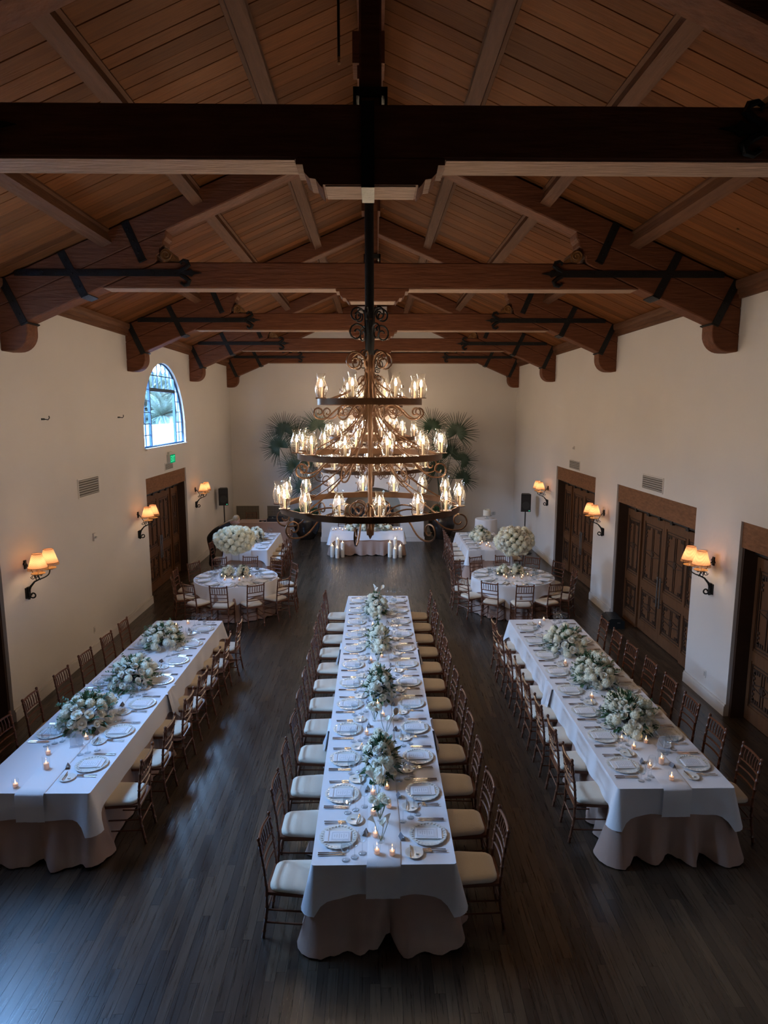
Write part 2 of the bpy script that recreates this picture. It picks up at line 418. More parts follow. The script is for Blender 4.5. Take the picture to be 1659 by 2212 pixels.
bays = [(YR, TY[0])] + [(TY[i] + TT, TY[i+1]) for i in range(4)]
for s in (-1, 1):
    for px_ in (1.18, 2.42, 3.67):
        for y0, y1 in bays:
            L_ = y1 - y0
            mm = MB().box(-.075, 0, -.19, .075, L_, 0)
            mm.box(-.115, 0, -.035, -.075, L_, 0).box(.075, 0, -.035, .115, L_, 0)
            o = ob('purlin', mm.mesh('purlin', BEAMY), ceiling, (XC + s*px_, y0, 8.395 - .43*px_), (0, s*SL, 0))
for y0, y1 in bays:
    mm = MB().box(-.125, y0, 8.0, .125, y1, 8.32)
    ob('ridge_beam', mm.mesh('ridge_beam', BEAM), ceiling, (XC, 0, 0))

# windows
def clip(poly, conv):
    out = poly
    for i in range(len(conv)):
        a, b = conv[i], conv[(i+1) % len(conv)]; inp = out; out = []
        f = lambda p: (b[0]-a[0])*(p[1]-a[1]) - (b[1]-a[1])*(p[0]-a[0])
        for j in range(len(inp)):
            p, q = inp[j], inp[(j+1) % len(inp)]; fp, fq = f(p), f(q)
            if fp >= 0: out.append(p)
            if fp * fq < 0:
                t = fp / (fp - fq); out.append((p[0]+t*(q[0]-p[0]), p[1]+t*(q[1]-p[1])))
        if not out: break
    return out
FRAMEB = mat('blue_steel_window_frame', (.035, .085, .16), .45, metal=.2)
def window(n, a, b, label):
    c = (a + b) / 2; root = thing('window_%d' % n, label, 'window', (XL-.08, c, WZ), kind='structure')
    hw = (b - a) / 2; k = 24; gx = 0.
    arch = [(hw, 0)] + [(hw*math.cos(PI*i/k), .39 + hw*math.sin(PI*i/k)) for i in range(k+1)] + [(-hw, 0)]
    m = MB(); m.tube([(0, p[0]*.985, p[1]+ (.012 if p[1] < .1 else 0)) for p in arch], .028, 4, closed=True)
    ob('frame', m.mesh('frame', FRAMEB), root)
    sill = MB().box(-.02, -hw, -.05, .13, hw, 0.0); ob('sill', sill.mesh('sill', TRIMW), root)
    def top(y): return .39 + math.sqrt(max(hw*hw - y*y, 0)) - .02
    for y in (-.95, .96): ob('mullion', MB().box(-.03, y-.025, 0, .03, y+.025, top(y)).mesh('mullion', FRAMEB), root)
    ob('transom', MB().box(-.035, -.95, 1.30, .035, .96, 1.38).mesh('transom', FRAMEB), root)
    mun = FRAMEB
    vx = [-.60, -.29, .03, .36, .66]
    for y in vx: ob('muntin', MB().box(-.012, y-.010, 1.38, .012, y+.010, top(y)).mesh('muntin', mun), root)
    ob('muntin', MB().box(-.012, -.95, 1.67, .012, .96, 1.69).mesh('muntin', mun), root)
    rows = [.285, .55, .815, 1.075, 1.34]
    for s in (-1, 1):
        ob('muntin', MB().box(-.012, s*1.28-.009, 0, .012, s*1.28+.009, top(1.29)).mesh('muntin', mun), root)
        for z in rows:
            e = math.sqrt(max(hw*hw - max(z-.39, 0)**2, 0)); y0, y1 = sorted((s*.96, s*e))
            ob('muntin', MB().box(-.010, y0, z-.009, .010, y1, z+.009).mesh('muntin', mun), root)
    conv = [(-hw, 0), (hw, 0)] + [(hw*math.cos(PI*i/k), .39 + hw*math.sin(PI*i/k)) for i in range(1, k)]
    cells = [(-.93, .94, 0.02, 1.30)]
    xs = [-.95] + vx + [.96]
    for i in range(6):
        cells += [(xs[i]+.01, xs[i+1]-.01, 1.38, 1.67), (xs[i]+.01, xs[i+1]-.01, 1.69, 2.05)]
    zr = [0.02] + rows + [1.8]
    for s in (-1, 1):
        for y0, y1 in ((.975, 1.27), (1.29, 1.62)):
            for i in range(6):
                q = sorted((s*y0, s*y1)); cells.append((q[0], q[1], zr[i]+.009, zr[i+1]-.009))
    for y0, y1, z0, z1 in cells:
        p = clip([(y0, z0), (y1, z0), (y1, z1), (y0, z1)], conv)
        if len(p) > 2: ob('pane', MB().prism_x(p, -.003, .003).mesh('pane', PANE), root)
window(1, *WIN[0], 'arched steel window with small panes above the left doorway')
window(2, *WIN[1], 'arched steel window high on the near part of the left wall')

# doors
def carve(m, x, y0, y1, z0, z1, h):
    def b(a0, c0, a1, c1): m.box(x-h, min(a0,a1), min(c0,c1), x, max(a0,a1), max(c0,c1))
    w_ = y1 - y0; H = z1 - z0; t = .014
    for o_ in (0, .045):
        b(y0+o_, z0+o_, y0+o_+t, z1-o_); b(y1-o_-t, z0+o_, y1-o_, z1-o_); b(y0+o_, z0+o_, y1-o_, z0+o_+t); b(y0+o_, z1-o_-t, y1-o_, z1-o_)
    yc = (y0+y1)/2; zc = (z0+z1)/2
    for s in (-1, 1):
        b(yc+s*.03-t/2, z0+.06, yc+s*.03+t/2, z1-.06)
        for q in (-1, 1):
            m.bar((x-h/2, yc+s*.03, zc+q*.06), (x-h/2, yc+s*(w_/2-.06), zc+q*.02), t, h, (1,0,0))
            for i in range(3):                       # corner frets
                yy = yc + s*(w_/2-.075-.05*i); zz = zc + q*(H/2-.085)
                b(yy-.016, zz-.03, yy+.016, zz+.03)
                b(yc+s*(w_/2-.075)-.016, zz-q*.07*(i+.4)-.018, yc+s*(w_/2-.075)+.016, zz-q*.07*(i+.4)+.018)
    m.obox((x-h/2, yc, zc), (h, .11, .11), Matrix.Rotation(PI/4, 3, 'X')); m.obox((x-h/2-.004, yc, zc), (h, .06, .06))
def door(n, side, y0, y1, label):
    wd = y1 - y0; yc = (y0+y1)/2; rx = XR if side > 0 else XL
    root = thing('door_%d' % n, label, 'door', (rx, yc, 0), 0 if side > 0 else PI, kind='structure')
    h = wd / 2
    # local: +x goes into the wall
    ob('lintel', MB().box(.03, -h, 2.53, .30, h, DZ).mesh('lintel', LINTEL), root)
    for s in (-1, 1):
        ob('jamb', MB().box(.05, min(s*h, s*(h-.05)), 0, .46, max(s*h, s*(h-.05)), 2.53).mesh('jamb', DOORD), root)
    dx = .30
    edges = [-h+.05, -.95, 0, .95, h-.05]
    for i in range(4):
        a, b = edges[i], edges[i+1]; side_p = i in (0, 3); ddx = dx - (.04 if side_p else 0)
        fm = MB().box(ddx, a+.003, .01, ddx+.06, b-.003, 2.40)
        st = .09 if not side_p else .07
        for q in ((a+.003, .01, a+st, 2.40), (b-st, .01, b-.003, 2.40)): fm.box(ddx-.014, q[0], q[1], ddx, q[2], q[3])
        for q in ((.01, .22), (.90, 1.05), (2.26, 2.40)): fm.box(ddx-.014, a+st, q[0], ddx, b-st, q[1])
        lf = ob('leaf', fm.mesh('leaf', DOORW), root)
        if b - a > .4:
            for z0, z1 in ((.26, .86), (1.09, 2.22)):
                cm = MB(); carve(cm, ddx, a+st+.02, b-st-.02, z0, z1, .012); ob('carving', cm.mesh('carving', DOORD), lf)
        if not side_p:
            hy = -.06 if i == 1 else .06
            hm = MB().tube([(ddx-.055, hy, .74), (ddx-.055, hy, 1.30)], .014, 8)
            for z in (.80, 1.24): hm.tube([(ddx-.055, hy, z), (ddx-.01, hy, z)], .009, 6)
            for z in (.74, 1.30): hm.lathe([(0,-.02),(.02,-.012),(.02,.012),(0,.02)], 8, (ddx-.055, hy, z))
            ob('handle', hm.mesh('handle', PEWTER, .8), lf)
    ob('track', MB().box(.20, -h+.06, 2.44, .225, h-.06, 2.475).mesh('track', IRON), root)
    for y in (-1.05, -.45, .05, .55, 1.15):
        if abs(y) < h - .2:
            m = MB().box(.19, y-.05, 2.40, .24, y+.05, 2.55); m.tube([(.185, y, 2.475), (.245, y, 2.475)], .045, 10)
            ob('roller', m.mesh('roller', IRON), root)
door(1, -1, *DL[0], 'tall carved dark double door under the arched window on the left')
door(2, -1, *DL[1], 'dark carved doorway cut by the left edge of the picture')
door(3, 1, *DR[0], 'carved oak double door farthest along the right wall')
door(4, 1, *DR[1], 'carved oak double door in the middle of the right wall')
door(5, 1, *DR[2], 'dark carved doorway cut by the right edge of the picture')

# chimney breast with hood
m = MB()
FX0, FX1, FY = -1.80, 1.69, 21.80
fc = (FX0 + FX1) / 2; aw = .95; asp = 1.22; n = 16
arc = [(fc - aw*math.cos(PI*i/n), asp + .65*math.sin(PI*i/n)) for i in range(n+1)]
m.box(FX0, FY, 0, fc-aw, FY+.6, 2.75); m.box(fc+aw, FY, 0, FX1, FY+.6, 2.75)
for p, q in zip(arc, arc[1:]): m.prism_y([p, q, (q[0], 2.75), (p[0], 2.75)], FY, FY+.6)
m.box(FX0, FY+.6, 0, FX1, YB, 2.75)
m.box(FX0-.03, FY-.03, 2.70, FX1+.03, YB, 2.80)
hp = [(1.70, 2.80), (1.30, 3.15), (1.02, 3.7), (.82, 4.3), (.66, 5.0), (.55, 5.7), (.5, 6.4), (.5, 7.95)]
for (a, z0), (b, z1) in zip(hp, hp[1:]):
    d0, d1 = FY + .25 + (1.7-a)*.75, FY + .25 + (1.7-b)*.75
    m.add([(fc-a, d0, z0), (fc+a, d0, z0), (fc+b, d1, z1), (fc-b, d1, z1), (fc-a, YB, z0), (fc+a, YB, z0), (fc+b, YB, z1), (fc-b, YB, z1)],
          [(0,1,2,3), (1,5,6,2), (4,0,3,7)])
fire = thing('fireplace', 'white plaster fireplace breast with arched opening behind the head table', 'fireplace', (0,0,0))
ob('breast', m.mesh('breast', PLASTER), fire)
ob('hearth_back', MB().box(fc-aw, FY+.55, 0, fc+aw, FY+.598, 1.95).mesh('hearth_back', HEARTHP), fire)
ob('firebox', MB().box(fc-.72, FY+.30, 0, fc+.72, FY+.54, 1.12).mesh('firebox', FIREBOX), fire)
for q in ((FX0-.028, FY-.028, fc-aw, FY), (fc+aw, FY-.028, FX1+.028, FY), (FX0-.028, FY, FX0, YB-.03), (FX1, FY, FX1+.028, YB-.03)): ob('skirting', MB().box(q[0], q[1], 0, q[2], q[3], .17).mesh('skirting', TRIMW), fire)

# ================================================================== ROOF TRUSSES
def spiral(c, r0, r1, a0, turns, n, plane='xz', sgn=1):
    out = []
    for i in range(n+1):
        t = i/n; a = a0 + sgn*turns*2*PI*t; r = r0 + (r1-r0)*t
        out.append((c[0] + r*math.cos(a), c[1] + r*math.sin(a)))
    return out
def truss(i, label):
    root = thing('roof_truss', label, 'truss', (XC, TY[i], 5.245), group='timber roof trusses across the hall')
    Z = lambda z: z - 5.245
    H = 5.15
    def P(name, poly, y0=0, y1=TT, mt=BEAM, par=root, bev=.014):
        o = ob(name, MB().prism_y([(x, Z(z)) for x, z in poly], y0, y1).mesh(name, mt), par)
        if bev:
            b = o.modifiers.new('bevel', 'BEVEL'); b.width = bev; b.segments = 1; b.limit_method = 'ANGLE'; b.angle_limit = .6
        return o
    low = lambda x: 7.69 - .43*abs(x)
    seam = lambda x: 8.05 - .43*abs(x)
    topz = lambda x: 8.385 - .43*abs(x)
    P('tie_beam', [(-3.71, 6.09), (3.71, 6.09), (2.92, 6.43), (-2.92, 6.43)], .006, TT-.006)
    bx = [(-.50, 6.088), (-.50, 6.05), (-.455, 6.05), (-.445, 6.0), (-.41, 5.965), (-.37, 5.96), (-.345, 5.925), (-.325, 5.905), (-.32, 5.925), (-.31, 5.925)]
    P('bolster', bx + [(-x, z) for x, z in reversed(bx)], .0, TT, bev=0)
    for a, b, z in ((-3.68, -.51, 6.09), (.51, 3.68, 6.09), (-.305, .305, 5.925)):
        ob('lit_underside_slab', MB().box(a, .015, Z(z)-.008, b, TT-.015, Z(z)).mesh('lit_underside_slab', UNDERLIT), root)  # thin slab added under the timber to make its underside look lit
    kp = P('king_post', [(-.075, 6.43), (.075, 6.43), (.075, 8.0), (-.075, 8.0)], .08, .22)
    km = MB().box(-.115, .05, Z(6.50), .115, .25, Z(6.555)); km.box(-.115, .05, Z(6.43), -.095, .25, Z(6.555)); km.box(.095, .05, Z(6.43), .115, .25, Z(6.555))
    ob('collar', km.mesh('collar', IRON), kp)
    for s in (-1, 1):
        def S(pl): return [(s*x, z) for x, z in (pl if s > 0 else pl)]
        up = [(H, seam(H)), (.0, seam(0)), (.0, topz(0)), (H, topz(H))]
        P('rafter', S(up), 0, TT)
        xe = 2.89
        end = [(xe+.09, low(xe+.09)), (xe+.05, low(xe)-.005), (xe+.045, low(xe)+.07), (xe, low(xe)+.10), (xe-.01, low(xe)+.17), (xe-.05, low(xe)+.20), (xe-.06, low(xe)+.28), (xe-.09, low(xe)+.30), (xe-.10, seam(xe-.10))]
        P('lower_strut', S([(H, seam(H)), (H, low(H))] + end), 0, TT)
        cb = [(H, low(H)), (H, 5.245), (5.02, 5.245)] + [(5.02-.255*math.sin(PI/2*k/8), 5.245+.26*(1-math.cos(PI/2*k/8))) for k in range(1, 9)] + [(4.765, low(4.765))]
        P('corbel', S(cb), 0, TT, bev=.01)
        # straps round the timbers
        for (x0, z0), (x1, z1) in (((5.06, 6.20), (4.80, 5.62)), ((4.225, 6.56), (3.95, 5.99)), ((3.34, 6.95), (3.13, 6.45))):
            m = MB(); a = Vector((s*x0, 0, Z(z0))); b = Vector((s*x1, 0, Z(z1)))
            m.bar((a.x, -.006, a.z), (b.x, -.006, b.z), .105, .014, (0, 1, 0))
            m.obox((b.x - s*.01, TT/2, b.z-.01), (.11, TT+.03, .016), Matrix.Rotation(s*SL, 3, 'Y'))
            for k in (.2, .5, .8):
                q = a.lerp(b, k); m.lathe([(0, -.012), (.012, -.009), (.016, 0)], 8, (0,0,0)); 
                nv = 3*8; m.v[-nv:] = [(q.x + v[0], -.012 + v[2], q.z + v[1]) for v in m.v[-nv:]]
            ob('strap', m.mesh('strap', IRON), root)
        # long strap with fleur end
        m = MB(); zc = Z(6.285); x0, x1 = 4.87, 2.62
        m.box(min(s*x0, s*x1), -.016, zc-.045, max(s*x0, s*x1), -.004, zc+.045)
        tip = [(2.64, -.03), (2.58, -.035), (2.52, -.03), (2.47, -.05), (2.44, -.02), (2.33, 0), (2.44, .02), (2.47, .05), (2.52, .03), (2.58, .035), (2.64, .03)]
        m.prism_y([(s*a, zc+b) for a, b in tip], -.018, -.003)
        for q in (-1, 1):
            curl = [(2.62, q*.03), (2.555, q*.06), (2.50, q*.105), (2.52, q*.15), (2.575, q*.165), (2.615, q*.14), (2.60, q*.115)]
            m.tube([(s*a, -.012, zc+b) for a, b in curl], [.026, .03, .03, .026, .022, .018, .012], 6)
        for xx in (4.5, 3.75, 3.4, 3.0, 2.7): m.obox((s*xx, -.02, zc), (.035, .014, .035), Matrix.Rotation(PI/4, 3, 'Y'))
        ob('fleur_strap', m.mesh('fleur_strap', IRON), root)
        # scroll volute
        m = MB(); cz = Z(6.43)+.085; cx_ = s*2.80
        m.tube([(cx_, -.03, cz), (cx_, TT+.03, cz)], .08, 14)
        m.tube([(cx_ + a, -.035, cz + b) for a, b in spiral((0,0), .072, .012, 0, 1.6, 22, sgn=s)], .012, 5)
        m.prism_y([(cx_+s*.02, cz-.06), (cx_-s*.19, cz-.085), (cx_-s*.10, cz-.02), (cx_, cz+.05)], .02, TT-.02)
        ob('volute', m.mesh('volute', BRASS, .9), root)
    if i == 0:
        m = MB(); b0 = Z(5.915)
        m.box(-.062+0.0, -.016, b0-.006, .026, -.002, Z(6.44)); m.box(-.062, -.016, b0-.012, .026, TT+.016, b0-.001); m.box(-.062, TT+.002, b0-.006, .026, TT+.016, Z(6.44))
        ob('centre_strap', m.mesh('centre_strap', IRON), root)
TN = ['huge dark timber roof truss nearest the camera, crossing the whole picture', 'second timber roof truss from the camera with black iron straps',
      'third timber roof truss from the camera with black iron straps', 'fourth timber roof truss from the camera, just before the far gable', 'farthest timber roof truss, set against the white gable wall']
for i in range(5): truss(i, TN[i])

# ================================================================== CHANDELIERS
def cr(P, k=5):
    P = [Vector(p) for p in P]; Q = [P[0]*2-P[1]] + P + [P[-1]*2-P[-2]]; out = []
    for i in range(1, len(Q)-2):
        a, b, c, d = Q[i-1:i+3]
        for j in range(k):
            t = j/k; out.append(.5*((2*b) + (c-a)*t + (2*a-5*b+4*c-d)*t*t + (3*b-a-3*c+d)*t**3))
    return [tuple(p) for p in out + [P[-1]]]
def rad(path, a):          # radial profile (r,z) -> 3d at angle a
    ca, sa = math.cos(a), math.sin(a); return [(r*ca, r*sa, z) for r, z in path]
def hook(c, r, a0, turns, n, sgn): return spiral(c, r, r*.22, a0, turns, n, sgn=sgn)
CZ = 3.03
RINGS = [(.545, 4.517-CZ, 8, 8), (.765, 3.954-CZ, 12, 8), (.96, 3.406-CZ, 16, 8)]
# lamp pieces
gl = MB().shell([(.041, .004), (.046, .02), (.058, .06), (.063, .095), (.058, .13), (.044, .168), (.036, .195), (.037, .212), (.048, .245)], 14)
LAMP_GLASS = gl.mesh('hurricane_glass', HURR, 3.1)
LAMP_CANDLE = MB().lathe([(.0135, .004), (.0135, .112), (.006, .118)], 8).mesh('candle', CREAMC, .8)
LAMP_FLAME = MB().lathe([(.0, .112), (.009, .122), (.0125, .138), (.009, .158), (.003, .176), (0, .184)], 7).mesh('bulb', FLAME, 3.1)
lt = MB().lathe([(.0, -.004), (.056, -.004), (.06, .004), (.0, .004)], 12)
for s in (-1, 1):
    lt.tube([(0, s*.055, 0), (0, s*.068, .03), (0, s*.060, .07), (0, s*.072, .105), (0, s*.088, .115), (0, s*.092, .10), (0, s*.082, .095)], .0045, 5)
LAMP_TRAY = lt.mesh('candle_holder', CHIRON, .8)
def chandelier(y, label):
    root = thing('chandelier', label, 'chandelier', (-.045, y, CZ), group='three-tier iron chandeliers')
    Z = lambda z: z - CZ
    m = MB().lathe([(.0, 0), (.012, .02), (.03, .06), (.045, .10), (.04, .14), (.024, .18), (.022, Z(4.2)), (.03, Z(4.25)), (.03, Z(4.8)), (.046, Z(4.82)), (.05, Z(4.85)), (.043, Z(4.87)), (.043, Z(5.34)), (.05, Z(5.36)), (.043, Z(5.38)), (.043, Z(7.95))], 14)
    ob('pole', m.mesh('pole', CHIRON if False else IRON if False else CHIRON, .7), root)
    mb = MB().box(-.155, -.16, Z(7.72), .155, .16, Z(8.0)); mb.box(-.11, -.12, Z(7.60), .11, .12, Z(7.72))
    ob('mount', mb.mesh('mount', BEAM), root)
    us = MB()
    us.lathe([(.044, Z(5.0)), (.047, Z(5.02)), (.047, Z(7.9)), (.044, Z(7.95))], 14)
    ob('pole_sleeve', us.mesh('pole_sleeve', IRON, .7), root)
    # scroll clusters up the pole
    for zc, r, n, tilt in ((5.40, .085, 6, 1), (5.22, .10, 4, 1), (4.93, .115, 6, 1), (3.36, .105, 6, 1)):
        c = MB()
        for k in range(n):
            a = 2*PI*(k+.3)/n
            pr = [(.03, Z(zc-.28)), (.042, Z(zc-.16)), (.05, Z(zc-.04))]
            pr += [(.05 + r + q[0], Z(zc) + q[1]) for q in hook((0,0), r, PI, 1.45, 20, -1)]
            c.tube(rad(pr, a), .0095, 5)
        ob('scroll_cluster', c.mesh('scroll_cluster', CHIRON if zc < 5.1 else IRON, 1.2), root)
    ph = RND.random()
    for ri, (R, z, nl, nr) in enumerate(RINGS):
        rg = MB().lathe([(R-.007, -.035), (R+.007, -.035), (R+.007, .03), (R-.007, .03)], 56)
        rg.f = [f for f in rg.f if len(f) == 4]; nn = 56
        rg.f += [(3*nn+k, 3*nn+(k+1)%nn, (k+1)%nn, k) for k in range(nn)]
        ring = ob('ring', rg.mesh('ring', CHIRON, .8), root, (0, 0, z))
        for k in range(nl):
            a = 2*PI*(k + (.5 if ri != 1 else .0))/nl - PI/2 + (.09, .22, -.10)[ri]
            h = ob('candle_holder', LAMP_TRAY, root, (R*1.02*math.cos(a), R*1.02*math.sin(a), z+.036), (0, 0, a))
            parts(h, [('hurricane_glass', LAMP_GLASS), ('candle', LAMP_CANDLE), ('bulb', LAMP_FLAME)])
        # hanging rods, sweeping out from the collar
        zt = (4.86, 4.80, 4.70)[ri] - CZ; r0 = (.045, .05, .04)[ri]
        for k in range(nr):
            a = 2*PI*(k+.5)/nr + (.0, .2, .4)[ri]
            pw = (2.5, 3.2, 3.2)[ri]
            pr = [(r0 + (R-.01-r0)*(t/12)**pw, zt + (z - zt)*(t/12)) for t in range(13)]
            ob('rod', MB().tube(rad(pr, a), .0085, 5).mesh('rod', CHIRON, 1.2), root)
        # S scrolls below the ring
        for k in range(8):
            a = 2*PI*k/8 + .25 + ri*.2
            rs = R * .085 + .02
            sp = spiral((R*1.0, z - .045 - rs), rs, rs*.22, -PI*.55, 1.3, 18, sgn=1)
            pre = [(R*.22, z-.13), (R*.30, z-.07), (R*.42, z-.035), (R*.55, z-.045), (R*.68, z-.09), (R*.80, z-.055-rs*1.45), (R*.91, z-.05-rs*1.95)]
            ob('scroll', MB().tube(rad(cr(pre + sp[1::2], 3), a), .0095, 5).mesh('scroll', CHIRON, 1.2), root)
            sp2 = spiral((R*.22+rs*.55, z-.13), rs*.55, rs*.15, PI, 1.15, 12, sgn=1)
            ob('scroll', MB().tube(rad(sp2, a), .0075, 5).mesh('scroll', CHIRON, 1.2), root)
chandelier(6.97, 'large iron chandelier with glass hurricane lamps, nearest the camera')
chandelier(11.62, 'iron hurricane-lamp chandelier seen through the nearest one, second from the camera')
chandelier(16.27, 'third iron hurricane-lamp chandelier from the camera, mostly hidden behind the nearer ones')
chandelier(20.90, 'added fourth iron hurricane-lamp chandelier above the head table, brightening the far end')  # guessed from the truss spacing, added to brighten the far end

# ================================================================== WALL SCONCES
def prep_sconce():
    arm = MB()
    arm.tube([(.02, 0, .02), (.06, 0, .12), (.13, 0, .20), (.20, 0, .235)], [.022, .018, .013, .012], 7)
    for s in (-1, 1):
        arm.tube(cr([(.20, 0, .235), (.25, s*.06, .25), (.275, s*.13, .275), (.28, s*.165, .32), (.28, s*.165, .365)], 4), .010, 6)
        sp = spiral((0,0), .045, .012, 0, 1.3, 16)
        arm.tube([(.20, s*(.075 + a), .30 + b) for a, b in sp], .006, 5)
    sp = spiral((.09, -.005), .052, .02, PI*.9, 1.1, 18, sgn=1)
    arm.tube([(.02, 0, .03)] + [(a, 0, b) for a, b in sp], .012, 6)
    arm.tube(cr([(.16, 0, .22), (.12, 0, .33), (.06, 0, .42), (.012, 0, .47)], 4), .007, 5)
    sp = spiral((0,0), .035, .01, PI, 1.2, 14)
    arm.tube([(.11+a, .0, .27+b) for a, b in sp], .006, 5)
    A = arm.mesh('arm', IRON, 1.0)
    bp = MB().obox((.012, 0, .03), (.024, .10, .16)).obox((.03, 0, .05), (.03, .06, .14)).obox((.03, 0, -.03), (.035, .07, .05), Matrix.Rotation(PI/4, 3, 'X'))
    B = bp.mesh('backplate', IRON)
    ros = MB().obox((.012, 0, .46), (.024, .05, .09), Matrix.Rotation(PI/4, 3, 'X')).obox((.01, 0, .46), (.02, .05, .13)).mesh('rosette', IRON)
    sh = MB().shell([(.130, .0), (.098, .1), (.066, .20)], 24)
    S = sh.mesh('shade', SHADE, 3.1)
    fr = MB()
    for k in range(48):
        a = 2*PI*k/48; fr.bar((.130*math.cos(a), .130*math.sin(a), .0), (.137*math.cos(a), .137*math.sin(a), -.036), .010, .002, (math.cos(a), math.sin(a), 0))
    Fm = fr.mesh('fringe', FRINGE)
    tr = MB()
    for r, z in ((.131, .0), (.067, .20)): tr.tube([(r*math.cos(2*PI*k/24), r*math.sin(2*PI*k/24), z) for k in range(24)], .004, 5, closed=True)
    T = tr.mesh('trim_band', mat('shade_braid', (.35, .16, .08), .8))
    sa = MB().lathe([(.0, -.012), (.05, -.01), (.098, .008), (.098, .014), (.05, -.002), (0, -.004)], 20).mesh('drip_pan', mat('gilt_drip_pan', (.40, .24, .10), .45, metal=.5), .9)
    ca = MB().lathe([(.016, 0), (.016, .13), (.0, .14)], 10).mesh('candle', CREAMC, .8)
    return A, B, ros, S, Fm, T, sa, ca
SCP = prep_sconce()
def sconce(x, y, rz, label):
    A, B, ros, S, Fm, T, sa, ca = SCP
    root = thing('wall_sconce', label, 'sconce', (x, y, 1.72), rz, 'twin-shade iron wall sconces')
    ob('arm', A, root); ob('backplate', B, root); ob('rosette', ros, root)
    for s in (-1, 1):
        c = ob('candle', ca, root, (.28, s*.165, .355)); ob('drip_pan', sa, root, (.28, s*.165, .358))
        h = ob('shade', S, root, (.28, s*.165, .455)); ob('fringe', Fm, h); ob('trim_band', T, h)
        l = bpy.data.lights.new('sconce_bulb', 'POINT'); l.energy = SCONCE_WATTS; l.color = (1., .66, .36); l.shadow_soft_size = .025
        ob('sconce_bulb', l, root, (.28, s*.165, .53))
for x, ys, rz, sd in ((XL, (9.42, 14.06, 18.66), 0, 'left'), (XR, (9.48, 14.2, 18.9), PI, 'right')):
    for y, q in zip(ys, ('nearest', 'middle', 'farthest')):
        sconce(x, y, rz, '%s iron wall sconce with two gingham shades on the %s wall' % (q, sd))

# ================================================================== CHAIRS
def bamboo(p0, pts, r, step=.105):
    """tube along pts with ring nodes"""
    P = [Vector(p) for p in pts]; out = []; rr = []; acc = 0
    for i in range(len(P)-1):
        L_ = (P[i+1]-P[i]).length; n = max(1, round(L_/step))
        for k in range(n):
            for t, q in ((.0, 1.), (.42, .92), (.47, 1.25), (.53, 1.25), (.58, .92)):
                out.append(P[i].lerp(P[i+1], (k+t)/n)); rr.append(r*q)
    out.append(P[-1]); rr.append(r); return out, rr
def prep_chair():
    sp = []
    for s in (-1, 1):
        pts, rr = bamboo(0, [(.195, s*.185, 0), (.19, s*.18, .435)], .0145)
        sp.append(('leg', MB().tube(pts, rr, 7).mesh('leg', CHAIRW, .9)))
        pts, rr = bamboo(0, [(-.235, s*.17, 0), (-.195, s*.175, .25), (-.19, s*.178, .46), (-.205, s*.178, .64), (-.245, s*.178, .915)], .0145)
        m = MB().tube(pts, rr, 7); m.lathe([(.0145, 0), (.018, .006), (.017, .02), (.008, .03), (0, .032)], 8, (-.245, s*.178, .905))
        sp.append(('leg', m.mesh('leg', CHAIRW, .9)))
    def poly(f, b, d0, d1, r):
        return [(d1-r, -f), (d1, -f+r), (d1, f-r), (d1-r, f), (d0+r*.5, b), (d0, b-r*.5), (d0, -b+r*.5), (d0+r*.5, -b)]
    m = MB().prism_z(poly(.20, .18, -.205, .215, .03), .412, .438)
    sp.append(('seat_frame', m.mesh('seat_frame', CHAIRW)))
    c = MB(); lv = [(.006, .438), (.0, .447), (.0, .466), (.014, .479), (.05, .487), (.11, .489)]
    nP = 0
    for ins, z in lv:
        pl = []
        f, b, d0, d1, r = .198-ins, .178-ins, -.175+ins, .213-ins, max(.02, .075-ins*.5)
        for cx_, cy_, a0 in ((d1-r, -f+r, -PI/2), (d1-r, f-r, 0), (d0+r, b-r, PI/2), (d0+r, -b+r, PI)):
            for k in range(5): pl.append((cx_ + r*math.cos(a0+PI/2*k/4), cy_ + r*math.sin(a0+PI/2*k/4), z))
        nP = len(pl); c.v += pl
    for i in range(len(lv)-1):
        for k in range(nP): c.f.append((i*nP+k, i*nP+(k+1)%nP, (i+1)*nP+(k+1)%nP, (i+1)*nP+k))
    c.f.append(tuple((len(lv)-1)*nP+k for k in range(nP)))
    sp.append(('cushion', c.mesh('cushion', CUSH, 3.1)))
    def xb(z): return -.19 - .055*max(0, (z-.46)/.455)**1.2
    def rail(z, r, bow):
        return MB().tube([(xb(z) - bow*(1-(2*k/8-1)**2), -.178+.356*k/8, z) for k in range(9)], r, 6)
    sp.append(('crest_rail', rail(.893, .0125, .022).mesh('crest_rail', CHAIRW, .9)))
    for z in (.745, .665, .575): sp.append(('back_rail', rail(z, .0095, .018).mesh('back_rail', CHAIRW, .9)))
    spm = MB().tube([(0, 0, 0), (-.004, 0, .07), (-.023, 0, .145)], [.006, .0085, .006], 6).mesh('spindle', CHAIRW, 1.2)
    for k in range(6):
        y = -.178+.356*(k+1)/7; sp.append(('spindle', spm, (xb(.745) - .018*(1-(y/.178)**2), y, .748)))
    for s in (-1, 1):
        for z in (.15, .27): sp.append(('stretcher', MB().tube([(-.205, s*.173, z), (.193, s*.182, z)], .0085, 6).mesh('stretcher', CHAIRW, 1.2)))
    for z in (.20, .31): sp.append(('stretcher', MB().tube([(.193, -.18, z), (.193, .18, z)], .0085, 6).mesh('stretcher', CHAIRW, 1.2)))
    sp.append(('stretcher', MB().tube([(-.20, -.174, .24), (-.20, .174, .24)], .0085, 6).mesh('stretcher', CHAIRW, 1.2)))
    return sp
CHAIR = prep_chair()
def chair(x, y, rz, label, group):
    root = thing('dining_chair', label, 'chair', (x, y, 0), rz, group); parts(root, CHAIR); return root

